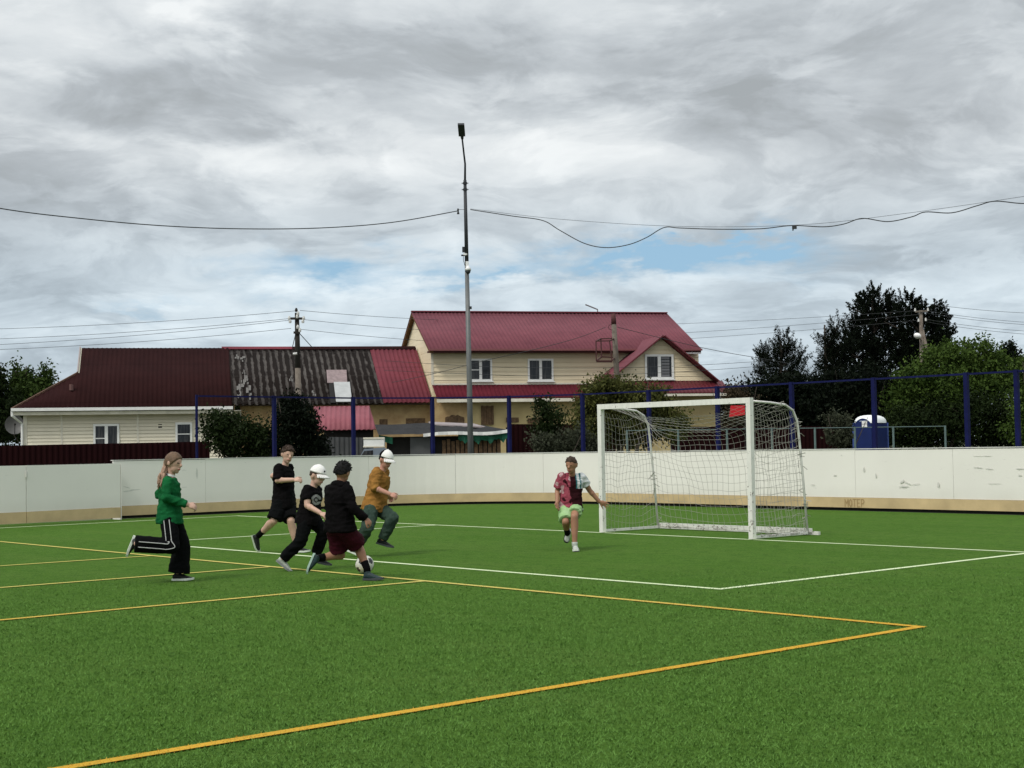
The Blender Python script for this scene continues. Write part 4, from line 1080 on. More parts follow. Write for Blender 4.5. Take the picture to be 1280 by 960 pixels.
# pale pipe fence of the ground next door
M_PIPE = mat("pale_teal_pipe", (.10, .15, .145), .5, .25, 6); M_PIPEB = mat("pale_blue_pipe", (.10, .24, .38), .5, .2, 6)
Yp = 44.0
pf = thing("pipe_fence", "thin pale teal pipe fence with one top rail beyond the goal", "fence", plane_pt(784, Yp), 0)
zp0, zp1 = zat(784, 537.5, Yp), zat(1182, 532, Yp); pxs = (784, 811, 848, 909, 965, 1019, 1069, 1117, 1182)
tp_ = []
for i, px in enumerate(pxs):
    p = plane_pt(px, Yp); z = zp0 + (zp1 - zp0) * (px - 784) / 398; mb = MB(); mb.tube([p, p + Vector((0, 0, z))], .032, 8); o_ = mb.build("post", M_PIPEB if px == 811 else M_PIPE, pf); tp_.append(p + Vector((0, 0, z)))
mb = MB(); mb.tube([p - Vector((0, 0, .02)) for p in tp_], .014, 6); mb.build("top_rail", M_PIPE, pf)
# red sheet and pale scrap seen through the net
rp = plane_pt(918, 54)
rs = thing("red_banner", "tilted bright red sheet on a pole seen through the goal net", "banner", rp, 0)
mb = MB(); mb.slab([at(911.5, 521.5, 54), at(931.5, 518.5, 54), at(931, 506.5, 54), at(913.5, 507, 54)], (0, .03, 0)); mb.build("sheet", mat("bright_red_sheet", (.52, .012, .022), .6, .2, 4), rs)
mb = MB(); mb.beam(plane_pt(931.5, 54.1), at(931.5, 506, 54.1), .06); mb.build("pole", M_DARK, rs)
# ================================================================ POLES AND WIRES
M_POLEG = mat("grey_galvanised_pole", (.135, .14, .14), .5, .25, 3, metal=.2)
M_POLED = mat("dark_steel", (.022, .025, .03), .5)
M_WOOD = mat("weathered_pole_wood", (.17, .145, .12), .9, .5, 5, tint=(.085, .068, .055))
M_TAR = mat("tarred_pole_wood", (.030, .027, .024), .9, .4, 5)
M_INSUL = mat("white_porcelain", (.55, .55, .53), .3)
M_WIRE = mat("dark_wire", (.035, .037, .04), .7)
M_CAMW = mat("white_camera_plastic", (.70, .70, .70), .4)
YL = 38.4
lb = plane_pt(589, YL)
lamp = thing("lamp_post", "tall slim grey lamp post with cameras behind the curved corner of the boards", "lamp post", lb, 0)
ptop = at(581.5, 230, YL); ptop2 = Vector((ptop.x, lb.y, ptop.z))
def lpt(py, dx=0.0):
    f_ = (566 - py) / (566 - 230); p = at(588.6 + (581.3 - 588.6) * f_ + dx, py, YL); return p
mb = MB(); mb.smooth = True; mb.tube([Vector((lpt(560).x, YL, 0)), lpt(480), lpt(340)], [.082, .070, .055], 12); mb.build("pole", M_POLEG, lamp)
mb = MB(); mb.smooth = True; mb.tube([lpt(340), lpt(225)], [.053, .042], 12); mb.build("pole", M_POLED, lamp)
mb = MB(); mb.smooth = True
mb.tube([lpt(228), at(581.4, 205, YL - .02), at(580.2, 195, YL - .05), at(577.6, 172, YL - .5)], [.030, .026, .024, .022], 8); mb.build("arm", M_POLED, lamp)
mb = MB(); a, b = at(577.8, 173, YL - .5), at(576.2, 155, YL - 1.0); d = (b - a); s_ = Vector((1, 0, 0)); nn = d.cross(s_).normalized()
hw = .085
mb.hexa([a + d * .22 - s_ * hw - nn * .04, a + d * .22 + s_ * hw - nn * .04, a + d * .22 + s_ * hw + nn * .04, a + d * .22 - s_ * hw + nn * .04], [b - s_ * hw - nn * .03, b + s_ * hw - nn * .03, b + s_ * hw + nn * .03, b - s_ * hw + nn * .03])
mb.build("lamp_head", M_POLED, lamp)
mb = MB(); mb.tube([a - d * .02, a + d * .24], [.035, .05], 8); mb.build("head_neck", M_POLED, lamp)
for py in (229, 237):
    mb = MB(); c = lpt(py); mb.tube([c + Vector((-.09, 0, 0)), c + Vector((.09, 0, 0))], .012, 6); mb.tube([c - Vector((0, 0, .03)), c + Vector((0, 0, .03))], .055, 10); mb.build("clamp_band", M_POLED, lamp)
mb = MB(); c = lpt(312, -3.6); mb.box(c.x - .035, c.x + .03, YL - .05, YL + .05, c.z - .07, c.z + .07); mb.build("junction_box", M_POLED, lamp)
mb = MB(); c = lpt(318.5, -3); mb.box(c.x - .02, c.x + .08, YL - .05, YL + .03, c.z - .015, c.z + .035); cb = mb.build("security_camera", M_CAMW, lamp)
mb = MB(); c2 = lpt(319, -5); mb.tube([c2 + Vector((-.03, -.04, -.01)), c2 + Vector((.05, 0, 0))], .022, 8); mb.build("lens_hood", M_POLED, cb)
mb = MB(); c = lpt(331, .6); mb.box(c.x - .04, c.x + .04, YL - .11, YL - .055, c.z - .15, c.z + .08); mb.build("bracket_box", M_CAMW, lamp)
mb = MB(); mb.smooth = True; c = lpt(337.5, 1.6); c.y -= .14; mb.tube([c + Vector((0, 0, .09)), c + Vector((0, 0, .05)), c + Vector((0, 0, .03)), c - Vector((0, 0, .03))], [.02, .05, .075, .08], 12); dc = mb.build("dome_camera", M_CAMW, lamp)
mb = MB(); mb.smooth = True; mb.tube([c - Vector((0, 0, .032)), c - Vector((0, 0, .08)), c - Vector((0, 0, .12))], [.07, .062, .03], 12); mb.build("dome", M_POLED, dc)
mb = MB(); c = lpt(385, 3.6); mb.box(c.x - .03, c.x + .03, YL - .05, YL + .03, c.z - .03, c.z + .04); mb.build("small_box", M_POLED, lamp)
mb = MB(); c = lpt(262, -8.4); mb.tube([c, c + Vector((-.045, 0, 0))], .03, 8); mb.tube([c + Vector((-.02, 0, 0)), c + Vector((-.02, 0, -.09))], .02, 8); mb.tube([c + Vector((-.02, 0, -.08)), c + Vector((-.02, 0, -.12))], .033, 8); mb.tube([c, lpt(262)], .006, 5); mb.build("cable_anchor", M_POLED, lamp)
mb = MB(); mb.tube([lpt(318, -4), lpt(325, -4.2), lpt(332, -2.4), lpt(334, -1)], .007, 4); mb.build("loose_cable", M_POLED, lamp)

def smooth_path(pts, n=6):
    """Catmull-Rom through 3D points"""
    P = [pts[0]] + list(pts) + [pts[-1]]; out = []
    for i in range(1, len(P) - 2):
        for k in range(n):
            t = k / n; a, b, c, d = P[i - 1], P[i], P[i + 1], P[i + 2]
            out.append(.5 * ((2 * b) + (c - a) * t + (2 * a - 5 * b + 4 * c - d) * t * t + (3 * b - a - 3 * c + d) * t ** 3))
    out.append(P[-2]); return out
def cable(pxs, Y0, Y1, r, label, name="overhead_cable", group=None, m=None, n=8):
    x0, x1 = pxs[0][0], pxs[-1][0]
    pts = [at(px, py, Y0 + (Y1 - Y0) * (px - x0) / (x1 - x0)) for px, py in pxs]
    mb = MB(); mb.smooth = True; mb.tube(smooth_path(pts, n), r, 5); return tag(mb.build(name, m or M_WIRE, loc=pts[0]), label, "cable", group)
cable([(-700, 120), (-320, 195), (-140, 233), (0, 260.5), (100, 273), (200, 282), (300, 286), (400, 285), (490, 278), (573, 263.5)], 21, YL, .0125, "single dark cable sagging from the lamp post out to the left edge")
cable([(588, 262), (640, 270), (678, 275.5), (700, 288), (730, 304), (757, 309.5), (785, 306), (808, 297), (830, 284.5), (850, 285), (895, 286.5), (950, 286), (990, 282), (1030, 283.5), (1055, 280), (1078, 273), (1110, 277), (1140, 271), (1157, 265), (1190, 266), (1222, 257), (1245, 251.5), (1290, 254), (1360, 240), (1520, 205), (1900, 110)], YL, 24.4, .012, "wavy slack cable running from the lamp post to the right edge")
cable([(588, 261), (700, 274), (850, 283), (1000, 281), (1130, 267), (1290, 244), (1360, 232), (1520, 200), (1900, 104)], YL + .05, 24.5, .0045, "thin straight carrier wire behind the wavy slack cable")
for px in (993,): 
    c = at(px, 283.5, 38.4 - 14.0 * (px - 588) / 1312); mb = MB(); mb.box(-.05, .05, -.03, .03, -.05, .02); mb.tube([(-.03, 0, -.05), (-.04, 0, -.09)], .015, 6); tag(mb.build("cable_clip", M_WIRE, world=False, loc=c), "small black clip hanging on the wavy cable right of the lamp post", "clip")

# tarred pole behind the shrubs, in front of the slate roof
Y1 = 57.5; pb_ = plane_pt(373, Y1)
up1 = thing("utility_pole", "dark tarred utility pole with insulators in front of the slate roof", "utility pole", pb_, 0)
def p1(py, dx=0.0): return at(373.3 - (520 - py) * .0165 + dx, py, Y1)
mb = MB(); mb.smooth = True; mb.tube([Vector((p1(556).x, Y1, 0)), p1(460)], [.14, .11], 10); mb.build("pole", M_WOOD, up1)
mb = MB(); mb.smooth = True; mb.tube([p1(460), p1(391)], [.112, .085], 10); mb.build("pole_top", M_TAR, up1)
for py, hw in ((398.5, 7.5), (416, 4)):
    mb = MB(); mb.beam(p1(py, -hw) + Vector((0, -.12, 0)), p1(py, hw) + Vector((0, -.12, 0)), .07, .09); ca = mb.build("crossarm", M_TAR, up1)
for py, dx in ((388, 0), (392, 2), (398, -9), (402, -8), (398, 9), (402, 8), (409, 1.5), (396, 1), (413, 4)):
    mb = MB(); c = p1(py, dx); c.y -= .16; mb.tube([c - Vector((0, 0, .07)), c, c + Vector((0, 0, .08))], [.05, .06, .03], 8); mb.build("insulator", M_INSUL if dx else M_TAR, up1)
for dx0, dx1, pe in ((-2, -9, 434), (3, 17, 434)):
    mb = MB(); mb.beam(p1(417, dx0), p1(pe, dx1) + Vector((0, .5, 0)), .022); mb.build("guy_wire", M_WIRE, up1)
mb = MB(); c = p1(443, -2); c.y -= .25; mb.tube([c + Vector((-.08, 0, 0)), c + Vector((.08, 0, .02))], .05, 8); mb.build("lamp_fitting", M_INSUL, up1)
# leaning wooden pole with a steel cradle in front of the two-storey house
Y2 = 57; pb_ = plane_pt(776, Y2)
up2 = thing("utility_pole", "weathered wooden utility pole with an open steel cradle in front of the crimson gable", "utility pole", pb_, 0)
def p2(py, dx=0.0): return at(773.5 - (505 - py) * .062 + dx, py, Y2)
mb = MB(); mb.smooth = True; mb.tube([Vector((p2(556).x, Y2, 0)), p2(440), p2(405)], [.13, .105, .095], 10); mb.build("pole", M_WOOD, up2)
mb = MB(); mb.smooth = True; mb.tube([p2(405.2), p2(392)], [.10, .09], 10); mb.build("pole_cap", mat("rust_red_pole", (.085, .03, .03), .8, .3, 8), up2)
M_RUST = mat("rusty_angle_iron", (.065, .025, .024), .8)
lo_, hi_ = 452, 425; Ya, Yb = Y2 - .55, Y2 + .1
A = [at(745, hi_ + 1.5, Ya), at(762, hi_ + 1, Ya), at(751, hi_ - 1.5, Yb), at(769, hi_ - 2, Yb)]; B = [at(745.5, lo_ - 1, Ya), at(765, lo_ - 1, Ya), at(752, lo_ - 6, Yb), at(769, lo_ - 5, Yb)]
mb = MB()
for p, q in [(A[0], A[1]), (A[2], A[3]), (A[0], A[2]), (A[1], A[3]), (B[0], B[1]), (B[2], B[3]), (B[0], B[2]), (B[1], B[3]), (A[0], B[0]), (A[1], B[1]), (A[2], B[2])]: mb.beam(p, q, .045)
mb.beam(B[0] + Vector((0, .05, -.02)), B[1] + Vector((0, .05, -.02)), .12, .07)
mb.build("steel_cradle", M_RUST, up2)
mb = MB()
for k in range(3): 
    t = 2 * math.pi * k / 3; c = p2(409, -3.5)
mb.smooth = True; mb.tube([p2(409, -3.5) + Vector((.11 * math.cos(t), -.05, .11 * math.sin(t))) for t in [2 * math.pi * k / 12 for k in range(13)]], .012, 5); mb.build("wire_coil", M_RUST, up2)
# pole at the dark trees with a strut and a white lamp
Y3 = 67; pb_ = plane_pt(1158, Y3)
up3 = thing("utility_pole", "grey strutted utility pole with a white lamp among the dark trees", "utility pole", pb_, 0)
def p3(py, dx=0.0): return at(1151 + (py - 388) * .022 + dx, py, Y3)
mb = MB(); mb.smooth = True; mb.tube([Vector((p3(556).x, Y3, 0)), p3(388)], [.14, .085], 10); mb.build("pole", M_WOOD, up3)
mb = MB(); mb.smooth = True; mb.tube([p3(500, 18), p3(412, 1.5)], [.10, .07], 8); mb.build("strut", M_WOOD, up3)
mb = MB(); mb.beam(p3(390, -8) + Vector((0, -.12, 0)), p3(389, 8) + Vector((0, -.12, 0)), .06, .07); mb.build("crossarm", M_WOOD, up3)
for dx, py in ((-8, 388), (8, 387.5), (-4, 401), (5, 400)):
    mb = MB(); c = p3(py, dx); c.y -= .12; mb.tube([c - Vector((0, 0, .05)), c + Vector((0, 0, .09))], [.05, .03], 8); mb.build("insulator", M_INSUL, up3)
mb = MB(); mb.tube([p3(426, 0), p3(424, -4) + Vector((0, -.3, 0))], .03, 6); mb.build("lamp_arm", M_WOOD, up3)
mb = MB(); mb.smooth = True; c = p3(420.5, -7.5); c.y -= .35; mb.ball(c, (.17, .19, .13), 14, 10, (Vector((.9, 0, -.45)).normalized(), Vector((0, 1, 0)), Vector((.45, 0, .9)).normalized())); mb.build("lamp_globe", mat("white_lamp_glass", (.85, .85, .83), .3), up3)

G_ = "power lines over the houses"
def pline(a, b, sag, Y0, Y1_, label, r=.0085):
    n = 10; cable([(a[0] + (b[0] - a[0]) * i / n, a[1] + (b[1] - a[1]) * i / n + sag * 4 * (i / n) * (1 - i / n)) for i in range(n + 1)], Y0, Y1_, r, label, "power_line", G_, n=2)
for i, (y0, y1) in enumerate(((388.5, 411), (398, 424), (400, 432), (410.5, 437.5))):
    pline((-60, y1 + 1.5), (370 - (6 if i else 0), y0), 4, 60, Y1 - .1, ("highest", "second highest", "third highest", "lowest")[i] + " power line left of the tarred pole over the brown roof")
for i, (y0, b) in enumerate(((388, (515, 399)), (399, (512, 412)), (411.5, (510, 423)))):
    b2 = (760, b[1] + 4 * (i + 1) - 2); pline((375, y0), b2, 6, Y1 - .1, 84, ("highest", "middle", "lowest")[i] + " power line between the tarred pole and the crimson roof ridge")
for i, (a, b) in enumerate((((700, 409), (1150, 388)), ((700, 424), (1150, 393)), ((700, 432), (1150, 400)))):
    pline(a, b, 3, 86, Y3 + .2, ("highest", "middle", "lowest")[i] + " power line between the two-storey house and the dark trees")
for i, (a, b) in enumerate((((1153, 379), (1300, 392)), ((1155, 388), (1300, 404)), ((1156, 391), (1300, 407)), ((1156, 399), (1300, 415)), ((1156, 402), (1300, 419)))):
    pline(a, b, 2, Y3, 68, ("highest", "second", "third", "fourth", "lowest")[i] + " of the power lines at the right edge above the green bush")
cable([(757, 409), (720, 423), (667, 437), (605, 451), (555, 464), (520, 472), (490, 478)], Y2, 60.5, .011, "service cable sagging from the cradle pole down to the old house", "service_cable")
cable([(772, 409), (800, 416), (822, 421.5), (870, 433), (910, 441), (945, 447), (990, 455)], Y2, 66, .012, "service cable sagging from the cradle pole to the right past the gable", "service_cable")
cable([(480, 451), (600, 458), (700, 460), (800, 459), (880, 456), (960, 451)], 58, 60, .008, "upper thin wire crossing in front of the two-storey house windows", "power_line", G_)
cable([(480, 463), (600, 468), (700, 470), (800, 467), (880, 463), (960, 457)], 58, 60, .008, "lower thin wire crossing in front of the two-storey house windows", "power_line", G_)

# ================================================================ TREES AND SHRUBS
def leaf_mat(name, dark, light, sat=0.5):
    m = bpy.data.materials.new(name); m.use_nodes = True
    t = NT(m.node_tree); b = t.n['Principled BSDF']; co = t.add('ShaderNodeTexCoord').outputs['Object']
    ri = t.add('ShaderNodeNewGeometry').outputs['Random Per Island']
    n = t.noise(co, 1.1, 4, 0.65)
    f = t.math('ADD', t.math('MULTIPLY', ri, 0.45), t.maprange(n, 0.35, 0.68, 0, 0.6), clamp=True)
    t.put(b.inputs['Base Color'], t.mix(f, dark, light)); b.inputs['Roughness'].default_value = 0.65; b.inputs['Specular IOR Level'].default_value = 0.06
    tr = t.add('ShaderNodeBsdfTranslucent'); t.put(tr.inputs[0], t.mix(f, dark, light))
    mx = t.add('ShaderNodeMixShader'); mx.inputs[0].default_value = 0.22
    t.l.new(b.outputs[0], mx.inputs[1]); t.l.new(tr.outputs[0], mx.inputs[2])
    t.l.new(mx.outputs[0], t.n['Material Output'].inputs[0]); return m
LM_DARK = leaf_mat("dark_foliage", (.006, .011, .004), (.022, .036, .010))
LM_BLACK = leaf_mat("deep_conifer_foliage", (.0025, .0045, .0028), (.008, .013, .006))
LM_MID = leaf_mat("mid_green_foliage", (.010, .022, .006), (.060, .095, .022))
LM_LIGHT = leaf_mat("fresh_green_foliage", (.010, .025, .005), (.088, .140, .028))
LM_RUSTY = leaf_mat("rusty_green_foliage", (.014, .024, .007), (.115, .118, .034))
LM_GREY = leaf_mat("grey_green_foliage", (.014, .018, .010), (.070, .078, .050))
M_BARK = mat("dark_bark", (.045, .036, .028), .95, .5, 6)

def leaves(mb, rs, pts, size, up=0.35, narrow=0.5):
    """one small diamond leaf per point"""
    n = len(pts)
    d = rs.normal(size=(n, 3)); d[:, 2] += up; d /= np.linalg.norm(d, axis=1)[:, None]
    a = rs.normal(size=(n, 3)); s_ = np.cross(d, a); s_ /= np.linalg.norm(s_, axis=1)[:, None]
    L = size * rs.uniform(.6, 1.35, n)[:, None]; W = L * narrow
    q = np.stack([pts - d * L * .5, pts + s_ * W * .5 - d * L * .05, pts + d * L * .5, pts - s_ * W * .5 - d * L * .05], 1).reshape(-1, 3)
    i0 = len(mb.v); mb.v += [tuple(p) for p in q.tolist()]
    for k in range(n): mb.face((i0 + 4 * k, i0 + 4 * k + 1, i0 + 4 * k + 2, i0 + 4 * k + 3))
def plant(name, label, cat, base_px, Y, blobs, leaf_m, n_twigs, per, size, seed, trunk_r=.12, group=None, twig=0.35, narrow=.55, up=.3, depth=1.0, needle=False, stems=1):
    """blobs: (px, py, rx, ry) lobes of the crown as seen; built as round lobes of real depth"""
    rs = np.random.RandomState(seed); b = plane_pt(base_px, Y)
    t = thing(name, label, cat, b, 0, group)
    lobes = []
    for i, (px, py, rx, ry) in enumerate(blobs):
        sx, sz = rx * Y / FPX, ry * Y / FPX; c = np.array(at(px, py, Y)); c[1] += rs.uniform(-.35, .35) * (sx + sz) * .5 * depth
        lobes.append((c, np.array([sx, (sx + sz) * .5 * depth, sz])))
    wts = np.array([(l[1][0] * l[1][2]) for l in lobes]); wts = wts / wts.sum()
    cr = MB(); tips = []
    for k in range(n_twigs):
        c, r_ = lobes[rs.choice(len(lobes), p=wts)]
        d = rs.normal(size=3); d /= np.linalg.norm(d); rad = rs.uniform(.25, 1) ** .45 * rs.uniform(.82, 1.12)
        p = c + d * r_ * rad
        if p[2] < .12: p[2] = .12 + abs(rs.normal()) * .1
        tips.append((p, d))
        m_ = int(per * rs.uniform(.6, 1.4)); tw = twig * rs.uniform(.5, 1.3)
        if needle:
            ax = d * .5 + np.array([0, 0, .75]) + rs.normal(size=3) * .25; ax /= np.linalg.norm(ax)
            s_ = rs.uniform(0, 1, m_)[:, None]; q = p + ax * s_ * tw * 2.0 + rs.normal(size=(m_, 3)) * tw * .26 * (1.15 - s_)
        else:
            ax = d * .7 + rs.normal(size=3) * .5 + np.array([0, 0, .25]); ax /= np.linalg.norm(ax)
            s_ = rs.uniform(-1, 1, m_)[:, None]; q = p + ax * s_ * tw + rs.normal(size=(m_, 3)) * tw * .42
        q[:, 2] = np.maximum(q[:, 2], .05)
        leaves(cr, rs, q, size, up, narrow)
    tr = MB(); tr.smooth = True; rt = np.array(b)
    allc = sum(l[0] * w_ for l, w_ in zip(lobes, wts)); topz = max(l[0][2] + l[1][2] * .55 for l in lobes)
    for sidx in range(stems):
        o = np.array([rs.uniform(-.25, .25), rs.uniform(-.2, .2), 0]) * (stems > 1) * 2
        top = np.array([allc[0], allc[1], topz]) + o * 2.5
        tr.tube([rt + o * .5, rt * .62 + top * .38 + o * .2 + rs.normal(size=3) * .06, top], [trunk_r, trunk_r * .7, trunk_r * .18], 8)
    for c, r_ in lobes:
        z0 = min(max(.25, c[2] - r_[2] * 1.1), topz * .8); f = z0 / topz
        root_ = rt * (1 - f) + np.array([allc[0], allc[1], topz]) * f
        tr.tube([root_, (root_ + c) / 2 + rs.normal(size=3) * .1 * r_, c], [trunk_r * .45, trunk_r * .3, trunk_r * .14], 6)
        for q in range(5):
            e = c + rs.normal(size=3) * r_ * .5; e[2] = max(e[2], .1); tr.tube([c, e], [trunk_r * .16, trunk_r * .05], 4)
    trunk_o = tr.build("trunk", M_BARK, t)
    cr.build("crown" if cat == "tree" else "foliage", leaf_m, t)
    return t
TG, SG = "trees behind the houses and boards", "shrubs behind the boards"
plant("leafy_tree", "leafy tree with three thin spires at the left end of the brown roof", "tree", 36, 80, [(20, 464, 4, 11), (21, 480, 9, 14), (38, 478, 8, 14), (57, 468, 5, 10), (56, 482, 10, 10), (40, 495, 32, 20), (30, 520, 32, 30)], LM_MID, 420, 30, .20, 1, .16, TG, .42)
plant("leafy_tree", "leafy tree cut by the left edge behind the cream siding house", "tree", -8, 78, [(0, 480, 10, 14), (-10, 472, 14, 16), (-4, 515, 36, 32), (14, 535, 22, 22)], LM_DARK, 330, 30, .20, 2, .16, TG, .42)
plant("dark_shrub", "round dark shrub behind the boards at the maroon fence's right end", "shrub", 298, 45, [(268, 535, 19, 20), (303, 552, 36, 28), (285, 530, 16, 12), (328, 562, 22, 20)], LM_DARK, 420, 30, .105, 3, .05, SG, .24, stems=3)
plant("dark_shrub", "tall dark shrub in front of the tarred utility pole", "shrub", 370, 44.5, [(366, 510, 18, 14), (370, 528, 26, 22), (372, 553, 34, 24), (398, 562, 16, 14)], LM_BLACK, 460, 30, .105, 4, .06, SG, .24, stems=3)
plant("small_tree", "thin young tree with layered branches left of the green bush and gable", "tree", 684, 49, [(678, 501, 9, 4), (684, 512, 16, 5), (690, 522, 20, 5), (680, 535, 20, 8), (684, 550, 10, 14)], LM_DARK, 130, 26, .11, 5, .05, TG, .26)
plant("leafy_shrub", "low pale-topped shrub peeping over the boards right of the lamp post", "shrub", 690, 46, [(676, 553, 14, 9), (695, 558, 22, 14), (722, 552, 20, 16), (740, 560, 14, 10)], LM_GREY, 230, 26, .10, 6, .05, SG, .22, stems=2)
plant("leafy_bush", "large rusty-green bush at the foot of the cradle pole behind the goal", "bush", 780, 49.5, [(760, 484, 22, 13), (748, 498, 26, 18), (790, 500, 30, 22), (742, 530, 26, 26), (790, 530, 44, 28), (822, 512, 20, 18), (840, 532, 22, 20), (822, 492, 10, 10)], LM_RUSTY, 900, 30, .115, 7, .08, SG, .27, stems=3)
plant("bare_bush", "thin brownish bush at the right foot of the two-storey house", "bush", 918, 60, [(915, 490, 13, 12), (925, 500, 16, 16), (918, 525, 18, 22)], leaf_mat("brown_twiggy_foliage", (.03, .022, .014), (.075, .058, .035)), 150, 20, .10, 8, .05, SG, .3, stems=4)
plant("pine_tree", "dark pine with upright needle tips right of the two-storey house", "tree", 976, 74, [(978, 434, 10, 12), (962, 448, 14, 11), (992, 446, 12, 11), (974, 464, 32, 14), (970, 500, 44, 26), (984, 540, 40, 30)], LM_BLACK, 1300, 40, .155, 9, .2, TG, .34, .18, .8, needle=True)
plant("tall_tree", "tallest dark tree with twin crowns in the dark clump at the right", "tree", 1095, 82, [(1096, 382, 22, 20), (1080, 394, 20, 18), (1112, 398, 20, 18), (1092, 420, 42, 26), (1068, 448, 38, 30), (1105, 470, 60, 46), (1085, 520, 60, 50)], LM_BLACK, 2000, 44, .16, 10, .3, TG, .29, .34, .45, needle=True)
plant("tall_tree", "dark tree on the right shoulder of the dark clump behind the strutted pole", "tree", 1150, 80, [(1134, 388, 14, 18), (1150, 398, 17, 15), (1170, 398, 13, 14), (1178, 418, 12, 12), (1152, 424, 32, 24), (1158, 455, 38, 36), (1150, 510, 50, 50)], LM_BLACK, 1600, 44, .16, 11, .25, TG, .28, .34, .45, needle=True)
plant("pine_tree", "slim dark pine between the lone pine and the tallest dark tree", "tree", 1034, 78, [(1044, 412, 7, 11), (1034, 430, 9, 11), (1050, 436, 14, 16), (1042, 460, 20, 22), (1034, 505, 38, 36), (1024, 545, 40, 30)], LM_BLACK, 1100, 40, .155, 12, .2, TG, .34, .2, .8, needle=True)
plant("dark_shrub", "nearly black tall thicket shrub behind the right of the goal", "shrub", 985, 62, [(962, 505, 34, 34), (1005, 505, 36, 36), (985, 540, 50, 26)], LM_BLACK, 620, 30, .17, 13, .1, SG, .36, stems=3)
plant("dark_shrub", "nearly black tall thicket shrub above the blue toilet", "shrub", 1072, 64, [(1050, 500, 34, 36), (1090, 500, 34, 40), (1072, 540, 54, 26)], LM_BLACK, 640, 30, .17, 14, .1, SG, .36, stems=3)
plant("leafy_shrub", "pale grey-green shrub left of the blue toilet", "shrub", 1046, 55, [(1042, 524, 14, 6), (1054, 530, 12, 7), (1048, 547, 18, 12)], LM_GREY, 120, 24, .11, 15, .04, SG, .22, stems=2)
plant("leafy_bush", "large fresh green bush behind the blue posts at the right", "bush", 1190, 63, [(1180, 452, 34, 24), (1222, 446, 26, 22), (1240, 465, 26, 26), (1150, 478, 34, 24), (1130, 500, 26, 26), (1195, 490, 60, 36)], LM_LIGHT, 1150, 30, .145, 16, .12, SG, .33, stems=3)
plant("dark_shrub", "dark undergrowth shrub below the fresh green bush", "shrub", 1160, 61.5, [(1130, 535, 30, 24), (1165, 530, 40, 30), (1215, 528, 44, 34), (1262, 530, 34, 34)], LM_DARK, 900, 30, .14, 17, .08, SG, .33, stems=4)
plant("small_tree", "small round dark tree at the right edge beyond the green bush", "tree", 1262, 88, [(1262, 440, 10, 11), (1255, 450, 9, 9), (1272, 452, 9, 10), (1262, 475, 14, 20)], LM_BLACK, 170, 26, .2, 18, .1, TG, .36)
plant("leafy_bush", "fresh green bush cut by the right edge behind the last blue post", "bush", 1292, 59, [(1285, 462, 14, 16), (1300, 475, 26, 30), (1290, 505, 24, 30), (1290, 540, 34, 26)], LM_LIGHT, 420, 28, .145, 19, .08, SG, .33, stems=2)

plant("dark_shrub", "nearly black thicket shrub right behind the bare brown bush and red banner", "shrub", 925, 72, [(912, 505, 16, 18), (925, 505, 22, 22), (945, 512, 26, 26), (905, 535, 24, 24), (930, 540, 34, 24)], LM_BLACK, 420, 30, .17, 21, .1, SG, .36, stems=3)
# ================================================================ CHILDREN PLAYING
def cloth_mat(name, col, rough=.9, var=.25, tint=None, vs_=9): return mat(name, col, rough, var, vs_, .35, 40, spec=.06, tint=tint)
def remesh(mb, name, mats, parent, root, voxel=.008, smooth=3, wr=0.0, wf=13.0, pick=None, seed=0):
    """one continuous skin over all the overlapping pieces in mb (scene coordinates)"""
    me = bpy.data.meshes.new(name); inv = Matrix.Translation(root.location).inverted()
    me.from_pydata([tuple(inv @ Vector(p)) for p in mb.v], [], mb.f); me.update()
    o = bpy.data.objects.new("pieces", me); COL.objects.link(o)
    md = o.modifiers.new("r", 'REMESH'); md.mode = 'VOXEL'; md.voxel_size = voxel
    if smooth: sm = o.modifiers.new("s", 'SMOOTH'); sm.factor = .5; sm.iterations = smooth
    bpy.context.view_layer.update()
    ev = o.evaluated_get(bpy.context.evaluated_depsgraph_get()); nm = bpy.data.meshes.new_from_object(ev)
    bpy.data.objects.remove(o); bpy.data.meshes.remove(me)
    nm.name = name
    if wr:
        off = Vector((seed * 3.1, seed * 1.7, 0))
        n_ = len(nm.vertices); co = np.empty(n_ * 3, 'f'); no = np.empty(n_ * 3, 'f')
        nm.vertices.foreach_get('co', co); nm.vertices.foreach_get('normal', no); co = co.reshape(-1, 3); no = no.reshape(-1, 3)
        amp = np.empty(n_, 'f')
        for i, q in enumerate(co.tolist()):
            q = Vector(q) * wf + off
            a = noise.noise(Vector((q.x * .6 + q.z * .5, q.y * .6, q.z * 1.5 - q.x * .35))); b2 = noise.noise(Vector((q.x * .9 - q.z * .9, q.y, q.z * 1.1)) + off)
            amp[i] = (.55 - 1.7 * abs(a)) + .8 * (.4 - 1.3 * abs(b2)) + .35 * noise.noise(q * 2.3)
        co += no * amp[:, None] * wr; nm.vertices.foreach_set('co', co.ravel())
    nm.materials.clear()
    for m in (mats if isinstance(mats, (list, tuple)) else [mats]): nm.materials.append(m)
    nm.polygons.foreach_set('use_smooth', [True] * len(nm.polygons))
    if pick:
        lr = root.location
        for p in nm.polygons: p.material_index = pick(p.center + lr)
    nm.update()
    ob = bpy.data.objects.new(name, nm); COL.objects.link(ob); ob.parent = parent
    return ob
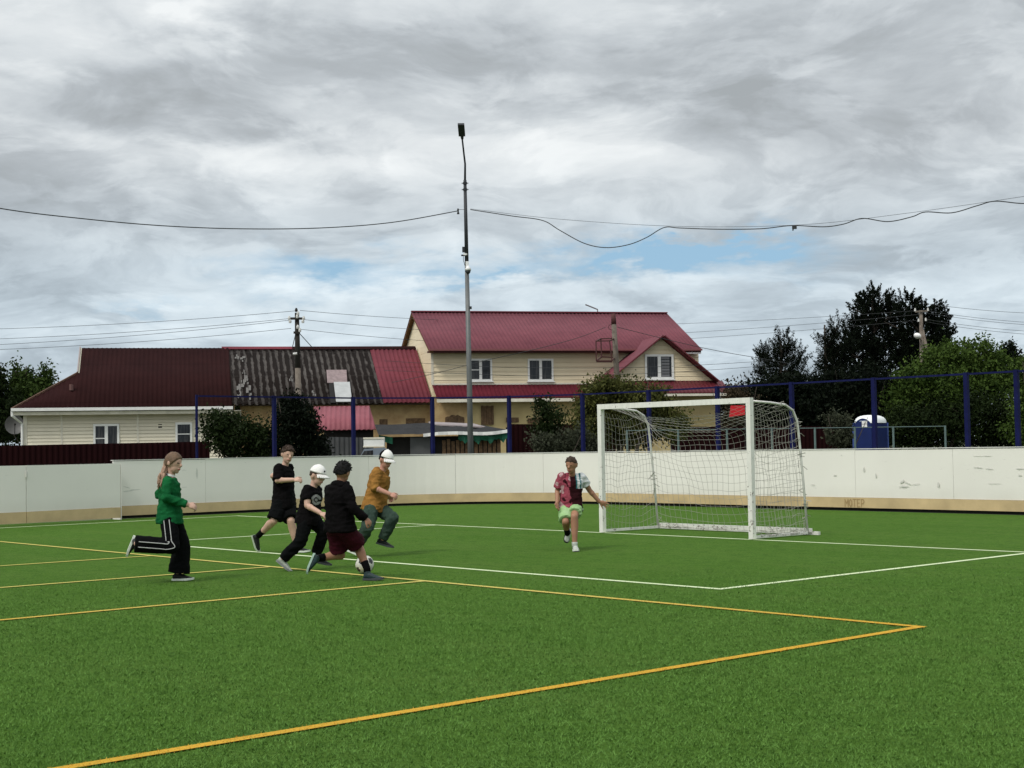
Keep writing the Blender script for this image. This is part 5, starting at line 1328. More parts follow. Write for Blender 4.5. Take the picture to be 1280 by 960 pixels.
def loft(mb, rings, n=20):
    i0 = len(mb.v)
    for c, a, b, w_, d in rings:
        for k in range(n):
            t = 2 * math.pi * k / n; cs, sn = math.cos(t), math.sin(t)
            mb.v.append(tuple(c + a * w_ * math.copysign(abs(cs) ** .8, cs) + b * d * math.copysign(abs(sn) ** .8, sn)))
    for j in range(len(rings) - 1):
        for k in range(n):
            q = i0 + j * n + k; r_ = i0 + j * n + (k + 1) % n; mb.face((q, r_, r_ + n, q + n))
    mb.face(range(i0, i0 + n)); e = i0 + (len(rings) - 1) * n; mb.face(range(e, e + n))
def limb(mb, pts, rs, n=14):
    """tapered limb through joints with rounded ends"""
    P = [Vector(p) for p in pts]; Q, Rr = [], []
    for i in range(len(P) - 1):
        for k in range(6):
            t = k / 6; Q.append(P[i].lerp(P[i + 1], t)); Rr.append(rs[i] + (rs[i + 1] - rs[i]) * t)
    Q.append(P[-1]); Rr.append(rs[-1])
    mb.tube(Q, Rr, n)
    for p, r_ in zip(P, rs): mb.ball(p, r_, 12, 8)
def finger_hand(mb, wrist, d, palm_n, curl, L=.145, spread=.12, thumb=1, open_=False):
    d = d.normalized(); palm_n = (palm_n - d * palm_n.dot(d)).normalized(); side = d.cross(palm_n) * thumb
    c = wrist + d * L * .27
    mb.ball(c, (L * .30, L * .26, L * .12), 14, 10, (d, side, palm_n))
    mb.ball(wrist, (.022, .024, .019), 10, 8, (d, side, palm_n))
    for i, (o, ln) in enumerate(((.75, .44), (.26, .50), (-.24, .47), (-.70, .36))):
        b = wrist + d * L * .46 + side * L * .25 * o; dd = (d + side * spread * o).normalized(); p = [b - dd * L * .1, b]; ang = 0
        for sgm in (.45, .32, .25):
            ang += curl; v = dd * math.cos(ang) + palm_n * math.sin(ang); b = b + v * L * ln * sgm; p.append(b)
        rr = L * .058; mb.tube(p, [rr * 1.1, rr * 1.08, rr, rr * .95, rr * .75], 8); mb.ball(p[-1], rr * .8, 8, 6)
    b = wrist + d * L * .16 + side * L * .22; v0 = (d * .75 + side * .65 + palm_n * .25).normalized(); v1 = (d * .9 + side * (.35 if not open_ else .8) + palm_n * (.5 if not open_ else .1)).normalized()
    p = [b - v0 * .01, b + v0 * L * .2, b + v0 * L * .2 + v1 * L * .17, b + v0 * L * .2 + v1 * L * .30]; rr = L * .066
    mb.tube(p, [rr * 1.25, rr * 1.1, rr, rr * .75], 8); mb.ball(p[-1], rr * .8, 8, 6)
def star(mb, c, ax, fn, nu=40, nv=26):
    """closed surface round c with radius fn(direction) * ellipsoid"""
    i0 = len(mb.v)
    def put(d): 
        r_ = fn(d); mb.v.append(tuple(c + ax[0] * d.x * r_[0] + ax[1] * d.y * r_[1] + ax[2] * d.z * r_[2]))
    put(Vector((0, 0, 1)))
    for j in range(1, nv):
        th = math.pi * j / nv
        for i in range(nu):
            ph = 2 * math.pi * i / nu; put(Vector((math.sin(th) * math.cos(ph), math.sin(th) * math.sin(ph), math.cos(th))))
    put(Vector((0, 0, -1))); last = len(mb.v) - 1
    for i in range(nu):
        mb.face((i0, i0 + 1 + i, i0 + 1 + (i + 1) % nu)); mb.face((last, last - nu + (i + 1) % nu, last - nu + i))
    for j in range(nv - 2):
        for i in range(nu):
            a = i0 + 1 + j * nu + i; b = i0 + 1 + j * nu + (i + 1) % nu; mb.face((a, a + nu, b + nu, b))
def ss(x, a, b): t = max(0, min(1, (x - a) / (b - a))); return t * t * (3 - 2 * t)

M_LIP = mat("lip_red", (.36, .12, .10), .5); M_EYE = mat("eye_dark", (.02, .015, .012), .2); M_BROW = mat("eyebrow", (.09, .055, .03), .8)
class Child:
    def __init__(s, label, foot, S, skin, hair, Y=None):
        g_ = ground(*foot); s.Y = Y or g_.y; s.S = S
        b = at(foot[0], foot[1], s.Y)
        s.root = thing("person", label, "child", (b.x, b.y, 0))
        s.skin, s.hair = skin, hair; s.body = MB(); s.J = {}
    def pt(s, px, py, dy=0.0): return at(px, py, s.Y + dy)
    def bone(s, par, px, py, L, sg):
        """the joint on the pixel ray whose distance from its parent is the bone's length; sg: -1 nearer, +1 farther"""
        r_ = ray(px, py); c = Vector((0, 0, EYE)); o = c - par
        A, B, C = r_.dot(r_), 2 * r_.dot(o), o.dot(o) - L * L; D = B * B - 4 * A * C
        Y = -B / (2 * A) if D <= 0 else (-B + sg * math.sqrt(D)) / (2 * A)
        p = c + r_ * Y
        lim = L * 1.12
        if (p - par).length > lim: p = par + (p - par).normalized() * lim
        return p
    def torso(s, hipN, hipF, shN, shF, neck, head, face, face_up=None):
        J = s.J; J['hN'], J['hF'], J['sN'], J['sF'] = [s.pt(*q) for q in (hipN, hipF, shN, shF)]
        J['neck'] = s.pt(*neck); J['head'] = s.pt(*head)
        up = (J['head'] - J['neck']).normalized(); f_ = Vector(face).normalized(); f_ = (f_ - up * f_.dot(up) * .6).normalized()
        r_ = f_.cross(up).normalized(); up = r_.cross(f_).normalized(); s.hx = (r_, f_, up)
    def rings(s, grow, hem=0.0, n=8, wk=1.0, taper=None, full=1.0, flare=0.0):
        """torso cross-sections from the hem (below the hips) to the neck base"""
        J = s.J; hp = (J['hN'] + J['hF']) / 2; sh = (J['sN'] + J['sF']) / 2; sp = (sh - hp); L = sp.length; spn = sp.normalized()
        lh = (J['hN'] - J['hF']).normalized(); ls = (J['sN'] - J['sF']).normalized()
        wh = (J['hN'] - J['hF']).length / 2 + .055 * s.S / 1.4; wsd = (J['sN'] - J['sF']).length / 2
        out = []
        prof = [(-hem, 1.0, .088), (0, 1.0, .092), (.25, .93, .088), (.5, .95, .090), (.75, 1.0, .094), (.92, .93, .085), (1.02, .74, .068), (1.10, .42, .05)]
        for i, (t, kw, dp) in enumerate(prof):
            tt = max(0, min(1, t)); lat = lh.lerp(ls, tt).normalized(); ax = spn if t < .95 else (s.J['neck'] - sh).normalized()
            fr = lat.cross(ax).normalized(); lat = ax.cross(fr).normalized()
            wd = (wh * (1 - tt) + wsd * 1.0 * tt) * kw
            c = hp + sp * t
            if t > 1: c = sh + (s.J['neck'] - sh) * (t - 1) * 6
            g2 = grow + flare * max(0, .5 - t)
            out.append((c, lat, fr, (wd + g2) * wk, (dp * s.S / 1.4 * full + g2)))
        return out
    def build_body(s, arms, legs, hands, skinmat, eyes=True):
        J = s.J; k = s.S / 1.4; mb = s.body
        loft(mb, s.rings(-.014 * k, .10))
        r_, f_, up = s.hx; H = J['head']; hk = 1.06 * (s.S / 1.4) ** .4
        s.hk = hk
        limb(mb, [(J['sN'] + J['sF']) / 2, J['neck'], H - up * .05 * hk - f_ * .015], [.050 * k, .045 * k, .045 * k])
        mb.ball(H + up * .012 * hk, (.071 * hk, .088 * hk, .092 * hk), 20, 14, (r_, f_, up))
        mb.ball(H - up * .048 * hk + f_ * .022 * hk, (.054 * hk, .058 * hk, .060 * hk), 16, 12, (r_, f_, up))
        mb.ball(H - up * .088 * hk + f_ * .055 * hk, (.024 * hk, .020 * hk, .018 * hk), 10, 8, (r_, f_, up))
        mb.tube([H + f_ * .076 * hk + up * .012 * hk, H + f_ * .098 * hk - up * .022 * hk, H + f_ * .085 * hk - up * .032 * hk], [.010 * hk, .015 * hk, .013 * hk], 8)
        mb.ball(H + f_ * .080 * hk - up * .058 * hk, (.024 * hk, .012 * hk, .011 * hk), 10, 8, (r_, f_, up))
        for sg in (-1, 1):
            mb.ball(H + r_ * sg * .072 * hk - f_ * .008 * hk - up * .006 * hk, (.012 * hk, .019 * hk, .031 * hk), 10, 8, (r_, f_, up))
        for a in arms:
            limb(mb, [J[q] for q in a], [.047 * k, .038 * k, .028 * k])
            mb.ball(J[a[1]].lerp(J[a[2]], .25), .041 * k, 12, 8)
        for a in legs:
            limb(mb, [J[q] for q in a], [.075 * k, .050 * k, .033 * k])
            kn, an = J[a[1]], J[a[2]]; mid = kn.lerp(an, .30); th = (J[a[0]] - kn).normalized(); ca = (an - kn).normalized()
            bk = (th - ca * th.dot(ca)); bk = bk.normalized() if bk.length > .05 else -f_
            limb(mb, [kn, mid + bk * .012, kn.lerp(an, .6), an], [.052 * k, .056 * k, .044 * k, .033 * k])
        for (wr, el, pn, curl, th, op) in hands:
            w_, e_ = J[wr], J[el]; d = (w_ - e_).normalized()
            if op: d = op.normalized()
            finger_hand(mb, w_ + d * .01, d, Vector(pn), curl, .150 * k ** .6, .12 if not op else .75, th, bool(op))
        def pick(c):
            q = c - H; a, b, z = q.dot(r_) / hk, q.dot(f_) / hk, q.dot(up) / hk
            if b > .05:
                if abs(abs(a) - .030) < .011 and abs(z - .004) < .006: return 1
                if abs(a) < .023 and abs(z + .058) < .006: return 2
            return 0
        return remesh(mb, "body", [skinmat, M_EYE, M_LIP, M_BROW], s.root, s.root, .0080, 2, pick=pick if eyes else None)
    def short_hair(s, m, thick=.012, tuft=.006, back=-.5, front=.48, side=-.08, name="hair", freq=9, tufts=150, tl=.022, stick=.5):
        r_, f_, up = s.hx; hk = s.hk; H = s.J['head'] + up * .012 * hk; mb = MB(); mb.smooth = True; sd = s.S * 10
        def fn(d):
            thr = side + (front - side) * max(0, d.y) ** 1.2 if d.y > 0 else side + (back - side) * (-d.y) ** .8
            k_ = ss(d.z, thr - .10, thr + .14); n = noise.noise(d * freq + Vector((sd, 0, 0))) + .6 * noise.noise(d * freq * 2.3)
            e = -.012 + (thick + .012 + tuft * n) * k_
            return ((.071 * hk + e), (.088 * hk + e), (.092 * hk + e * 1.15))
        star(mb, H, s.hx, fn, 56, 36)
        rt = random.Random(int(sd)); mb.smooth = True
        for q in range(tufts):
            d = Vector((rt.gauss(0, 1), rt.gauss(0, 1), rt.gauss(.35, 1))).normalized()
            thr = side + (front - side) * max(0, d.y) ** 1.2 if d.y > 0 else side + (back - side) * (-d.y) ** .8
            if d.z < thr - .02: continue
            R_ = fn(d); p = H + r_ * d.x * R_[0] + f_ * d.y * R_[1] + up * d.z * R_[2]; nn = (r_ * d.x + f_ * d.y + up * d.z).normalized()
            fl = Vector((rt.uniform(-.5, .5), rt.uniform(-.5, .5), rt.uniform(-.3, .5))) + (f_ * .5 if d.z > .5 else -up * .7)
            v = (nn * stick + fl * .6).normalized() * tl * rt.uniform(.5, 1.2)
            mb.tube([p - nn * .006, p + v * .5 + nn * .002, p + v], [.007, .0055, .0012], 4)
        o = mb.build(name, m, s.root)
        return o
    def cap(s, m, m2=None, backdark=None, lift=.016):
        r_, f_, up = s.hx; hk = s.hk; H = s.J['head'] + up * .014 * hk; mb = MB(); mb.smooth = True
        def fn(d):
            k_ = ss(d.z, .14, .24); e = -.014 + (lift + .014) * k_
            return (.071 * hk + e, .088 * hk + e, .092 * hk + e * 1.0 + .008 * k_)
        star(mb, H, s.hx, fn, 48, 40)
        if backdark:
            for i, fc in enumerate(mb.f):
                c = sum((Vector(mb.v[q]) - H for q in fc), Vector()) / len(fc)
                if c.dot(f_) < -.012: mb.mi[i] = 1
        o = mb.build("cap", [m] + ([backdark] if backdark else []), s.root)
        br = MB(); br.smooth = True; n = 14; top, bot = [], []
        for i in range(n + 1):
            t = -1 + 2 * i / n; ang = t * 1.15
            base = H + r_ * math.sin(ang) * .082 * hk + f_ * math.cos(ang) * .094 * hk + up * (.022 - .012 * t * t) * hk
            ext = base + f_ * (.072 * hk * math.sqrt(max(0.0, 1 - t * t * .96))) - up * (.024 + .012 * t * t) * hk
            top.append(base); bot.append(ext)
        for i in range(n): br.slab([top[i], top[i + 1], bot[i + 1], bot[i]], -up * .006)
        br.build("brim", m2 or m, o)
        bt = MB(); bt.ball(H + up * (.092 * hk + lift + .009), .007, 8, 6); bt.build("button", m, o)
        return o
    def shirt(s, name, mats, sleeves, grow=.010, hem=.18, wr=.007, pick=None, full=1.0, loose=1.0, collar=0):
        mb = MB(); loft(mb, s.rings(grow, hem, full=full, flare=.045)); k = s.S / 1.4
        for (a, b, c, t, r0, r1) in sleeves:
            A, B = s.J[a], s.J[b]
            if t <= 1: pts = [A, A.lerp(B, t * .5), A.lerp(B, t)]; rs = [r0, (r0 + r1) / 2 + .002, r1]
            else: C = s.J[c]; pts = [A, A.lerp(B, .5), B, B.lerp(C, .5 * (t - 1)), B.lerp(C, t - 1)]; rs = [r0, r0 * .93, r0 * .86, (r0 * .86 + r1) / 2, r1]
            rs = [q * k for q in rs]
            mb.tube(pts, rs, 14); mb.ball(A, rs[0], 12, 8)
            if t > 1: mb.ball(B, rs[2], 12, 8)
        if collar:
            a = (s.J['sN'] + s.J['sF']) / 2; mb.tube([a.lerp(s.J['neck'], .3), s.J['neck'].lerp(s.J['head'], .18)], [.075 * k, .058 * k], 14)
        return remesh(mb, name, mats, s.root, s.root, .0095, 2, wr, 11, pick, s.S * 7)
    def trousers(s, name, mats, legs, grow=.014, top=.12, wr=.007, pick=None):
        """legs: (hip, knee, ankle, t, radii at hip / knee / end); t<=1 ends on the thigh, else on the shin"""
        mb = MB(); k = s.S / 1.4; R_ = s.rings(grow, .13)[:2]; hp = R_[1]
        sp = ((s.J['sN'] + s.J['sF']) / 2 - (s.J['hN'] + s.J['hF']) / 2).normalized()
        loft(mb, [(R_[0][0] - sp * .01, R_[0][1], R_[0][2], R_[0][3] * .86, R_[0][4] * .9), R_[1], (hp[0] + sp * top * k, hp[1], hp[2], hp[3] * .93, hp[4])])
        for (a, b, c, t, r0, r1, r2) in legs:
            A, B, C = s.J[a], s.J[b], s.J[c]; A = A.lerp(B, .10); r0, r1, r2 = r0 * k, r1 * k, r2 * k
            if t <= 1:
                E_ = A.lerp(B, t); mb.tube([A, A.lerp(E_, .5), E_], [r0, (r0 + r2) / 2, r2], 16)
            else:
                E_ = B.lerp(C, t - 1); mb.tube([A, A.lerp(B, .5), B], [r0, (r0 + r1) / 2, r1], 16); mb.ball(B, r1, 14, 10)
                mb.tube([B, B.lerp(E_, .5), E_], [r1, (r1 + r2) / 2, r2], 16)
            mb.ball(A, r0 * .94, 14, 10)
        return remesh(mb, name, mats, s.root, s.root, .0095, 2, wr, 10, pick, s.S * 5)
    def shoe(s, ankle, heel, toe, up_hint, upper, sole, L=None, sock=None, knee=None, sock_t=.35):
        """heel and toe: points on the line of the sole"""
        k = s.S / 1.4; A = s.J[ankle]; d = (toe - heel); 
        L = L or .225 * k; d = d.normalized(); up = Vector(up_hint); up = (up - d * up.dot(d)).normalized(); sd = d.cross(up).normalized()
        mb = MB()
        prof = [(.0, .026, .055, .028), (.10, .031, .070, .033), (.30, .033, .072, .036), (.50, .037, .058, .033), (.72, .041, .040, .025), (.90, .034, .030, .017), (1.0, .018, .022, .010)]
        loft(mb, [(heel + d * L * t + up * (.018 + (h - .018) * .5), sd, up, w_ * k, (h - .012) * .62 * k) for t, w_, h, _ in prof], 16)
        mb.tube([heel + d * L * .2 + up * .04 * k, A.lerp(heel + d * L * .2 + up * .07 * k, .35)], [.036 * k, .036 * k], 14)
        o = remesh(mb, "shoe", upper, s.root, s.root, .0065, 2, .002, 30)
        sb = MB(); sb.smooth = False; n = 10; out = []
        for sg in (1, -1):
            for i in (range(n + 1) if sg == 1 else range(n, -1, -1)):
                t = i / n; w_ = np.interp(t, [q[0] for q in prof], [q[1] for q in prof]) * 1.12 * k
                out.append(heel + d * L * (t * 1.05 - .03) + sd * sg * w_ + up * (.010 * max(0, t - .7) / .3))
        sb.slab(out, up * .022 * k); sb.build("sole", sole, o)
        if sock:
            K = s.J[knee]; m_ = MB(); m_.smooth = True
            m_.tube([A.lerp(heel + d * L * .2 + up * .05, .5), A, A.lerp(K, sock_t * .5), A.lerp(K, sock_t)], [.040 * k, .039 * k, .041 * k, .045 * k], 14); m_.build("sock", sock, s.root)
        return o
SK_PALE = mat("pale_skin", (.50, .315, .235), .55, .12, 14, spec=.35); SK_TAN = mat("tanned_skin", (.33, .165, .10), .55, .15, 14, spec=.35); SK_RED = mat("flushed_skin", (.46, .235, .17), .55, .15, 14, spec=.35)
M_BLK = cloth_mat("black_cloth", (.0042, .0036, .0040)); M_BLKT = cloth_mat("black_trousers", (.0038, .0042, .0046)); M_BLKSOCK = cloth_mat("black_sock", (.004, .004, .0045))
M_SOLEW = mat("white_sole", (.68, .72, .64), .6, .2, 20); M_SHOEBLK = mat("black_shoe", (.007, .008, .008), .7, .3, 20); M_SHOEW = mat("white_shoe", (.42, .45, .40), .55, .3, 18)
M_SOLEG = mat("dark_sole", (.05, .055, .06), .7); M_CAPW = cloth_mat("white_cap", (.74, .73, .70), .8, .1)
H_BLOND = mat("dark_blond_hair", (.15, .092, .055), .6, .4, 22, .5, 80, tint=(.075, .045, .026)); H_BROWN = mat("brown_hair", (.045, .025, .015), .65, .4, 24, .5, 80); H_BLACK = mat("black_hair", (.0035, .003, .003), .8, .3, 24, .5, 80)

# ---------------------------------------------------------------- girl in green
c = Child("girl with long ponytail in green sweatshirt and striped black flared trousers running at left", (228, 727), 1.42, SK_PALE, H_BLOND)
k = c.S / 1.4
c.torso((210.5, 645, -.075), (213.5, 645, .075), (210, 602.5, -.125), (214.5, 602.5, .115), (213.5, 593.5, 0), (216.5, 578.5, 0), (1, -.30, -.03))
J = c.J
J['eN'] = c.bone(J['sN'], 207.5, 622, .235 * k, -.3); J['wN'] = c.bone(J['eN'], 236.5, 631.5, .21 * k, -1)
J['eF'] = c.bone(J['sF'], 199, 618, .235 * k, 1); J['wF'] = c.bone(J['eF'], 214, 630, .20 * k, -.5)
J['kN'] = c.bone(J['hN'], 214.5, 683, .335 * k, -1); J['aN'] = c.bone(J['kN'], 171, 679.5, .35 * k, 1)
J['kF'] = c.bone(J['hF'], 227.5, 681, .335 * k, 1); J['aF'] = c.bone(J['kF'], 223, 719, .33 * k, 1); J['aF'].z = max(J['aF'].z, .065)
c.build_body([('sN', 'eN', 'wN'), ('sF', 'eF', 'wF')], [('hN', 'kN', 'aN'), ('hF', 'kF', 'aF')], [('wN', 'eN', (0, .7, -.7), .75, 1, None), ('wF', 'eF', (0, -.7, -.7), .75, -1, None)], SK_PALE)
M_GREEN = cloth_mat("green_sweatshirt", (.008, .105, .032), .85, .35, tint=(.004, .055, .018)); M_GREEND = cloth_mat("dark_green_panel", (.006, .040, .020))
def gpick(p):
    q = p - J['sN']; fr = (J['eN'] - J['sN']).normalized()
    return 0
c.shirt("sweatshirt", [M_GREEN], [('sN', 'eN', 'wN', 1.95, .062, .042), ('sF', 'eF', 'wF', 1.95, .062, .042)], .018, .22, .009, full=1.05)
col_ = MB(); col_.smooth = True; col_.tube([J['neck'] + Vector((-.004, 0, -.012)), J['neck'].lerp(J['head'], .07)], [.054, .050], 16, False); col_.build("collar", M_CAPW, c.root)
tr_ = c.trousers("trousers", [M_BLKT], [('hN', 'kN', 'aN', 2.05, .094, .085, .092), ('hF', 'kF', 'aF', 1.92, .098, .088, .118)], .016, .02, .006)
M_STRIPE = cloth_mat('pale_stripe', (.46, .46, .45))
for off in (-.028, .030):
    P = []; A, B, C = J['hN'], J['kN'], J['aN']; th, shn = (B - A).normalized(), (C - B).normalized()
    s1, s2 = th.cross(Vector((0, -1, 0))).normalized(), shn.cross(Vector((0, -1, 0))).normalized()
    def o_(p, sd, tang, r_): 
        n_ = Vector((0, -1, 0)); n_ = (n_ - tang * n_.dot(tang)).normalized(); return p + n_ * math.sqrt(max(0, r_ * r_ - off * off)) + sd * off
    for t in (.20, .32, .45, .65, .8, .9): P.append(o_(A.lerp(B, t), s1, th, (.098 + (.085 - .098) * t) * k + .006))
    bis = (s1 + s2).normalized(); P.append(o_(B, bis, (th + shn).normalized(), .088 * k + .006) + (bis * off * .5 if off > 0 else bis * off * .5))
    for t in (.12, .3, .5, .7, .85, .95): P.append(o_(B.lerp(C, t), s2, shn, (.085 + (.098 - .085) * t) * k + .006))
    st = MB(); st.smooth = True; st.tube(smooth_path(P, 4), .0048, 6); st.build("white_stripe", M_STRIPE, tr_)
d_ = (J['aN'] - J['kN']).normalized()
c.shoe('aN', c.pt(166.5, 670, .02) , c.pt(156, 695, .02), d_ * -1, M_SHOEBLK, M_SOLEW)
h_ = ground(214, 727); c.shoe('aF', Vector((h_.x, J['aF'].y, .004)), Vector((h_.x + .3, J['aF'].y - .03, .004)), (0, 0, 1), M_SHOEBLK, M_SOLEW)
hr = c.short_hair(H_BLOND, .009, .003, -.75, .50, -.50, freq=7, tufts=0)
r_, f_, up = c.hx; hs = MB(); hs.smooth = True; rnd = random.Random(8)
for q in range(60):
    ph = rnd.uniform(-1.7, 1.7); d0 = Vector((math.sin(ph) * .9, math.cos(ph) * .75 if abs(ph) < 1.57 else math.cos(ph) * .4, .52 - .30 * abs(ph) / 1.7 + rnd.uniform(-.03, .05))).normalized(); d1 = Vector((rnd.uniform(-.15, .15), -1, rnd.uniform(-.2, .15))).normalized()
    pts = []
    for i in range(7):
        d = d0.slerp(d1, i / 6) if d0.dot(d1) > -.98 else d0.lerp(d1 + Vector((0, 0, .3)), i / 6).normalized()
        pts.append(J['head'] + up * .012 + (r_ * d.x * .0795 + f_ * d.y * .0965 + up * d.z * .1005) * rnd.uniform(.99, 1.02))
    hs.tube(pts, [.003, .005, .006, .006, .006, .006, .004], 4)
hs.build("hair_strands", H_BLOND, hr)
tail = MB(); tail.smooth = True; rnd = random.Random(2)
base = J['head'] - f_ * .093 - up * .005
tail.ball(base, .026, 10, 8)
for q in range(34):
    e = c.pt(rnd.uniform(196, 205.5), rnd.uniform(600, 611), rnd.uniform(-.16, .02)); m1 = c.pt(rnd.uniform(202, 206.5), rnd.uniform(588, 594), rnd.uniform(-.09, .03)); m2 = c.pt(rnd.uniform(198, 206), rnd.uniform(595, 602), rnd.uniform(-.13, .02))
    tail.tube(smooth_path([base + Vector((rnd.uniform(-.012, .012), rnd.uniform(-.015, .015), rnd.uniform(-.012, .012))), m1, m2, e + Vector((0, 0, -.02))], 4), [.008 + .006 * math.sin(math.pi * i / 12) * rnd.uniform(.6, 1.5) for i in range(12)] + [.003], 6)
tail.build("ponytail", mat("light_blond_hair", (.33, .215, .15), .6, .4, 14, .4, 60, tint=(.20, .12, .08)), c.root)

# ---------------------------------------------------------------- boy in black tee and black shorts at the back
c = Child("boy in black t-shirt and black knee shorts looking back, rearmost of the four boys", (374, 689), 1.48, SK_PALE, H_BROWN, Y=20.4)
k = c.S / 1.4; J = c.J
c.torso((352, 626, -.085), (357.5, 626, .07), (348.5, 585.5, -.13), (361, 585, .13), (357, 579.5, .0), (359.3, 568.3, -.01), (.55, -.83, -.03))
J['eN'] = c.bone(J['sN'], 346.8, 600.5, .25 * k, -.4); J['wN'] = c.bone(J['eN'], 366.5, 599.8, .22 * k, -1)
J['eF'] = c.bone(J['sF'], 341, 595, .25 * k, 1); J['wF'] = c.bone(J['eF'], 352, 607, .2 * k, 1)
J['kN'] = c.bone(J['hN'], 342.5, 651, .345 * k, -.3); J['aN'] = c.bone(J['kN'], 325.5, 667, .34 * k, 1)
J['kF'] = c.bone(J['hF'], 363.5, 651, .345 * k, -1); J['aF'] = c.bone(J['kF'], 371, 681, .34 * k, .5); J['aF'].z = .075
c.build_body([('sN', 'eN', 'wN'), ('sF', 'eF', 'wF')], [('hN', 'kN', 'aN'), ('hF', 'kF', 'aF')], [('wN', 'eN', (0, .7, -.7), .7, 1, None), ('wF', 'eF', (0, -.7, -.7), .7, -1, None)], SK_PALE)
c.shirt("tshirt", [M_BLK], [('sN', 'eN', 'wN', 1.0, .066, .066), ('sF', 'eF', 'wF', .82, .066, .062)], .024, .24, .009, full=1.12)
c.trousers("shorts", [M_BLKT], [('hN', 'kN', 'aN', .93, .105, .09, .105), ('hF', 'kF', 'aF', .93, .105, .09, .098)], .018, .03, .009)
c.shoe('aN', c.pt(315.5, 669.5, .10), c.pt(321.5, 688, .10), (J['aN'] - c.pt(317, 679, .1)), M_SHOEBLK, mat("pale_green_sole", (.34, .40, .30), .7), sock=M_BLKSOCK, knee='kN', sock_t=.22)
c.shoe('aF', Vector((J['aF'].x - .045, J['aF'].y + .02, .004)), Vector((J['aF'].x + .2, J['aF'].y - .05, .004)), (0, 0, 1), M_SHOEBLK, M_SOLEW, sock=M_BLKSOCK, knee='kF', sock_t=.22)
c.short_hair(H_BROWN, .014, .007, -.45, .50, .02)

# ---------------------------------------------------------------- boy in white cap, black tee and black trousers
c = Child("boy in white cap, glasses and black emblem t-shirt running with white shoes", (352, 713), 1.36, SK_PALE, H_BROWN)
k = c.S / 1.4; J = c.J
c.torso((382.5, 648, -.08), (388, 648, .08), (384.5, 611.5, -.12), (396.5, 612, .12), (392.5, 606, .0), (396.6, 594.5, -.01), (.88, -.42, -.10))
J['eN'] = c.bone(J['sN'], 384, 632, .24 * k, -.5); J['wN'] = c.bone(J['eN'], 400, 641, .21 * k, -1)
J['eF'] = c.bone(J['sF'], 390, 632, .24 * k, 1); J['wF'] = c.bone(J['eF'], 396, 642, .21 * k, 1)
J['kN'] = c.bone(J['hN'], 376, 677, .325 * k, -.4); J['aN'] = c.bone(J['kN'], 352.5, 699.5, .325 * k, 1)
J['kF'] = c.bone(J['hF'], 405.5, 663.5, .325 * k, -.5); J['aF'] = c.bone(J['kF'], 395, 693, .325 * k, 1)
c.build_body([('sN', 'eN', 'wN'), ('sF', 'eF', 'wF')], [('hN', 'kN', 'aN'), ('hF', 'kF', 'aF')], [('wN', 'eN', (-.3, .6, -.7), .8, 1, None), ('wF', 'eF', (0, -.7, -.7), .8, -1, None)], SK_PALE)
ec = c.pt(394.5, 625, -.16)
def epick(p):
    q = p - ec; a, b = q.x, q.z; r2 = math.hypot(a * 1.1, b * .85); 
    if q.y > .22: return 0
    return 1 if (.026 < r2 < .052 and not (a > .01 and -.02 < b < .0)) or (r2 < .016) else 0
c.shirt("tshirt", [M_BLK, cloth_mat("white_print", (.26, .26, .25))], [('sN', 'eN', 'wN', .66, .060, .062), ('sF', 'eF', 'wF', .66, .06, .06)], .020, .20, .008, pick=epick, full=1.08)
c.trousers("trousers", [M_BLKT], [('hN', 'kN', 'aN', 1.92, .095, .076, .066), ('hF', 'kF', 'aF', 1.93, .095, .076, .062)], .016, .03, .009)
hh = ground(352, 712)
c.shoe('aN', c.pt(345.5, 701.5, J['aN'].y - c.Y), c.pt(359.5, 713.0, J['aN'].y - c.Y), (.35, 0, 1), M_SHOEW, mat("grey_sole", (.20, .21, .21), .7))
c.shoe('aF', c.pt(391.5, 702.5, J['aF'].y - c.Y), c.pt(404, 705.5, J['aF'].y - c.Y), (0, 0, 1), M_SHOEBLK, M_SOLEG)
c.short_hair(H_BROWN, .007, .003, -.5, .5, -.05, tufts=0)
cp = c.cap(M_CAPW)
r_, f_, up = c.hx; H = J['head']; pk = MB(); pk.ball(H + f_ * .098 + up * .075 + r_ * .02, (.014, .006, .012), 8, 6, (r_, f_, up)); pk.build("cap_badge", M_BLK, cp)
gl_ = MB()
for sg in (-1, 1):
    cc = H + r_ * .031 * sg + f_ * .093 + up * .006; gl_.tube([cc + r_ * .022 * math.cos(t) + up * .017 * math.sin(t) for t in [2 * math.pi * i / 14 for i in range(15)]], .003, 5, False)
    gl_.tube([H + r_ * .053 * sg + f_ * .090 + up * .008, H + r_ * .074 * sg + f_ * .005 + up * .010], .003, 5)
gl_.tube([H + r_ * -.009 + f_ * .098 + up * .006, H + r_ * .009 + f_ * .098 + up * .006], .003, 5); gl_.build("glasses", M_SHOEBLK, c.root)

# ---------------------------------------------------------------- boy in black hoodie and maroon shorts (seen from behind)
c = Child("boy in black hoodie and maroon shorts seen from behind, nearest the football", (463, 726), 1.36, SK_TAN, H_BLACK)
k = c.S / 1.4; J = c.J
c.torso((431.5, 661, -.06), (418.5, 661, .06), (434, 612, -.09), (412.5, 612, .06), (425.5, 603.5, -.01), (428.3, 590, .0), (.50, .86, -.05))
J['eN'] = c.bone(J['sN'], 441, 635.5, .25 * k, -.4); J['wN'] = c.bone(J['eN'], 455.5, 647.5, .21 * k, .2)
J['eF'] = c.bone(J['sF'], 412, 634, .25 * k, .6); J['wF'] = c.bone(J['eF'], 421, 632, .2 * k, 1)
J['kN'] = c.bone(J['hN'], 448.5, 684, .33 * k, 1); J['aN'] = c.bone(J['kN'], 458.5, 710, .32 * k, -.4); J['aN'].z = max(.085, min(J['aN'].z, .13))
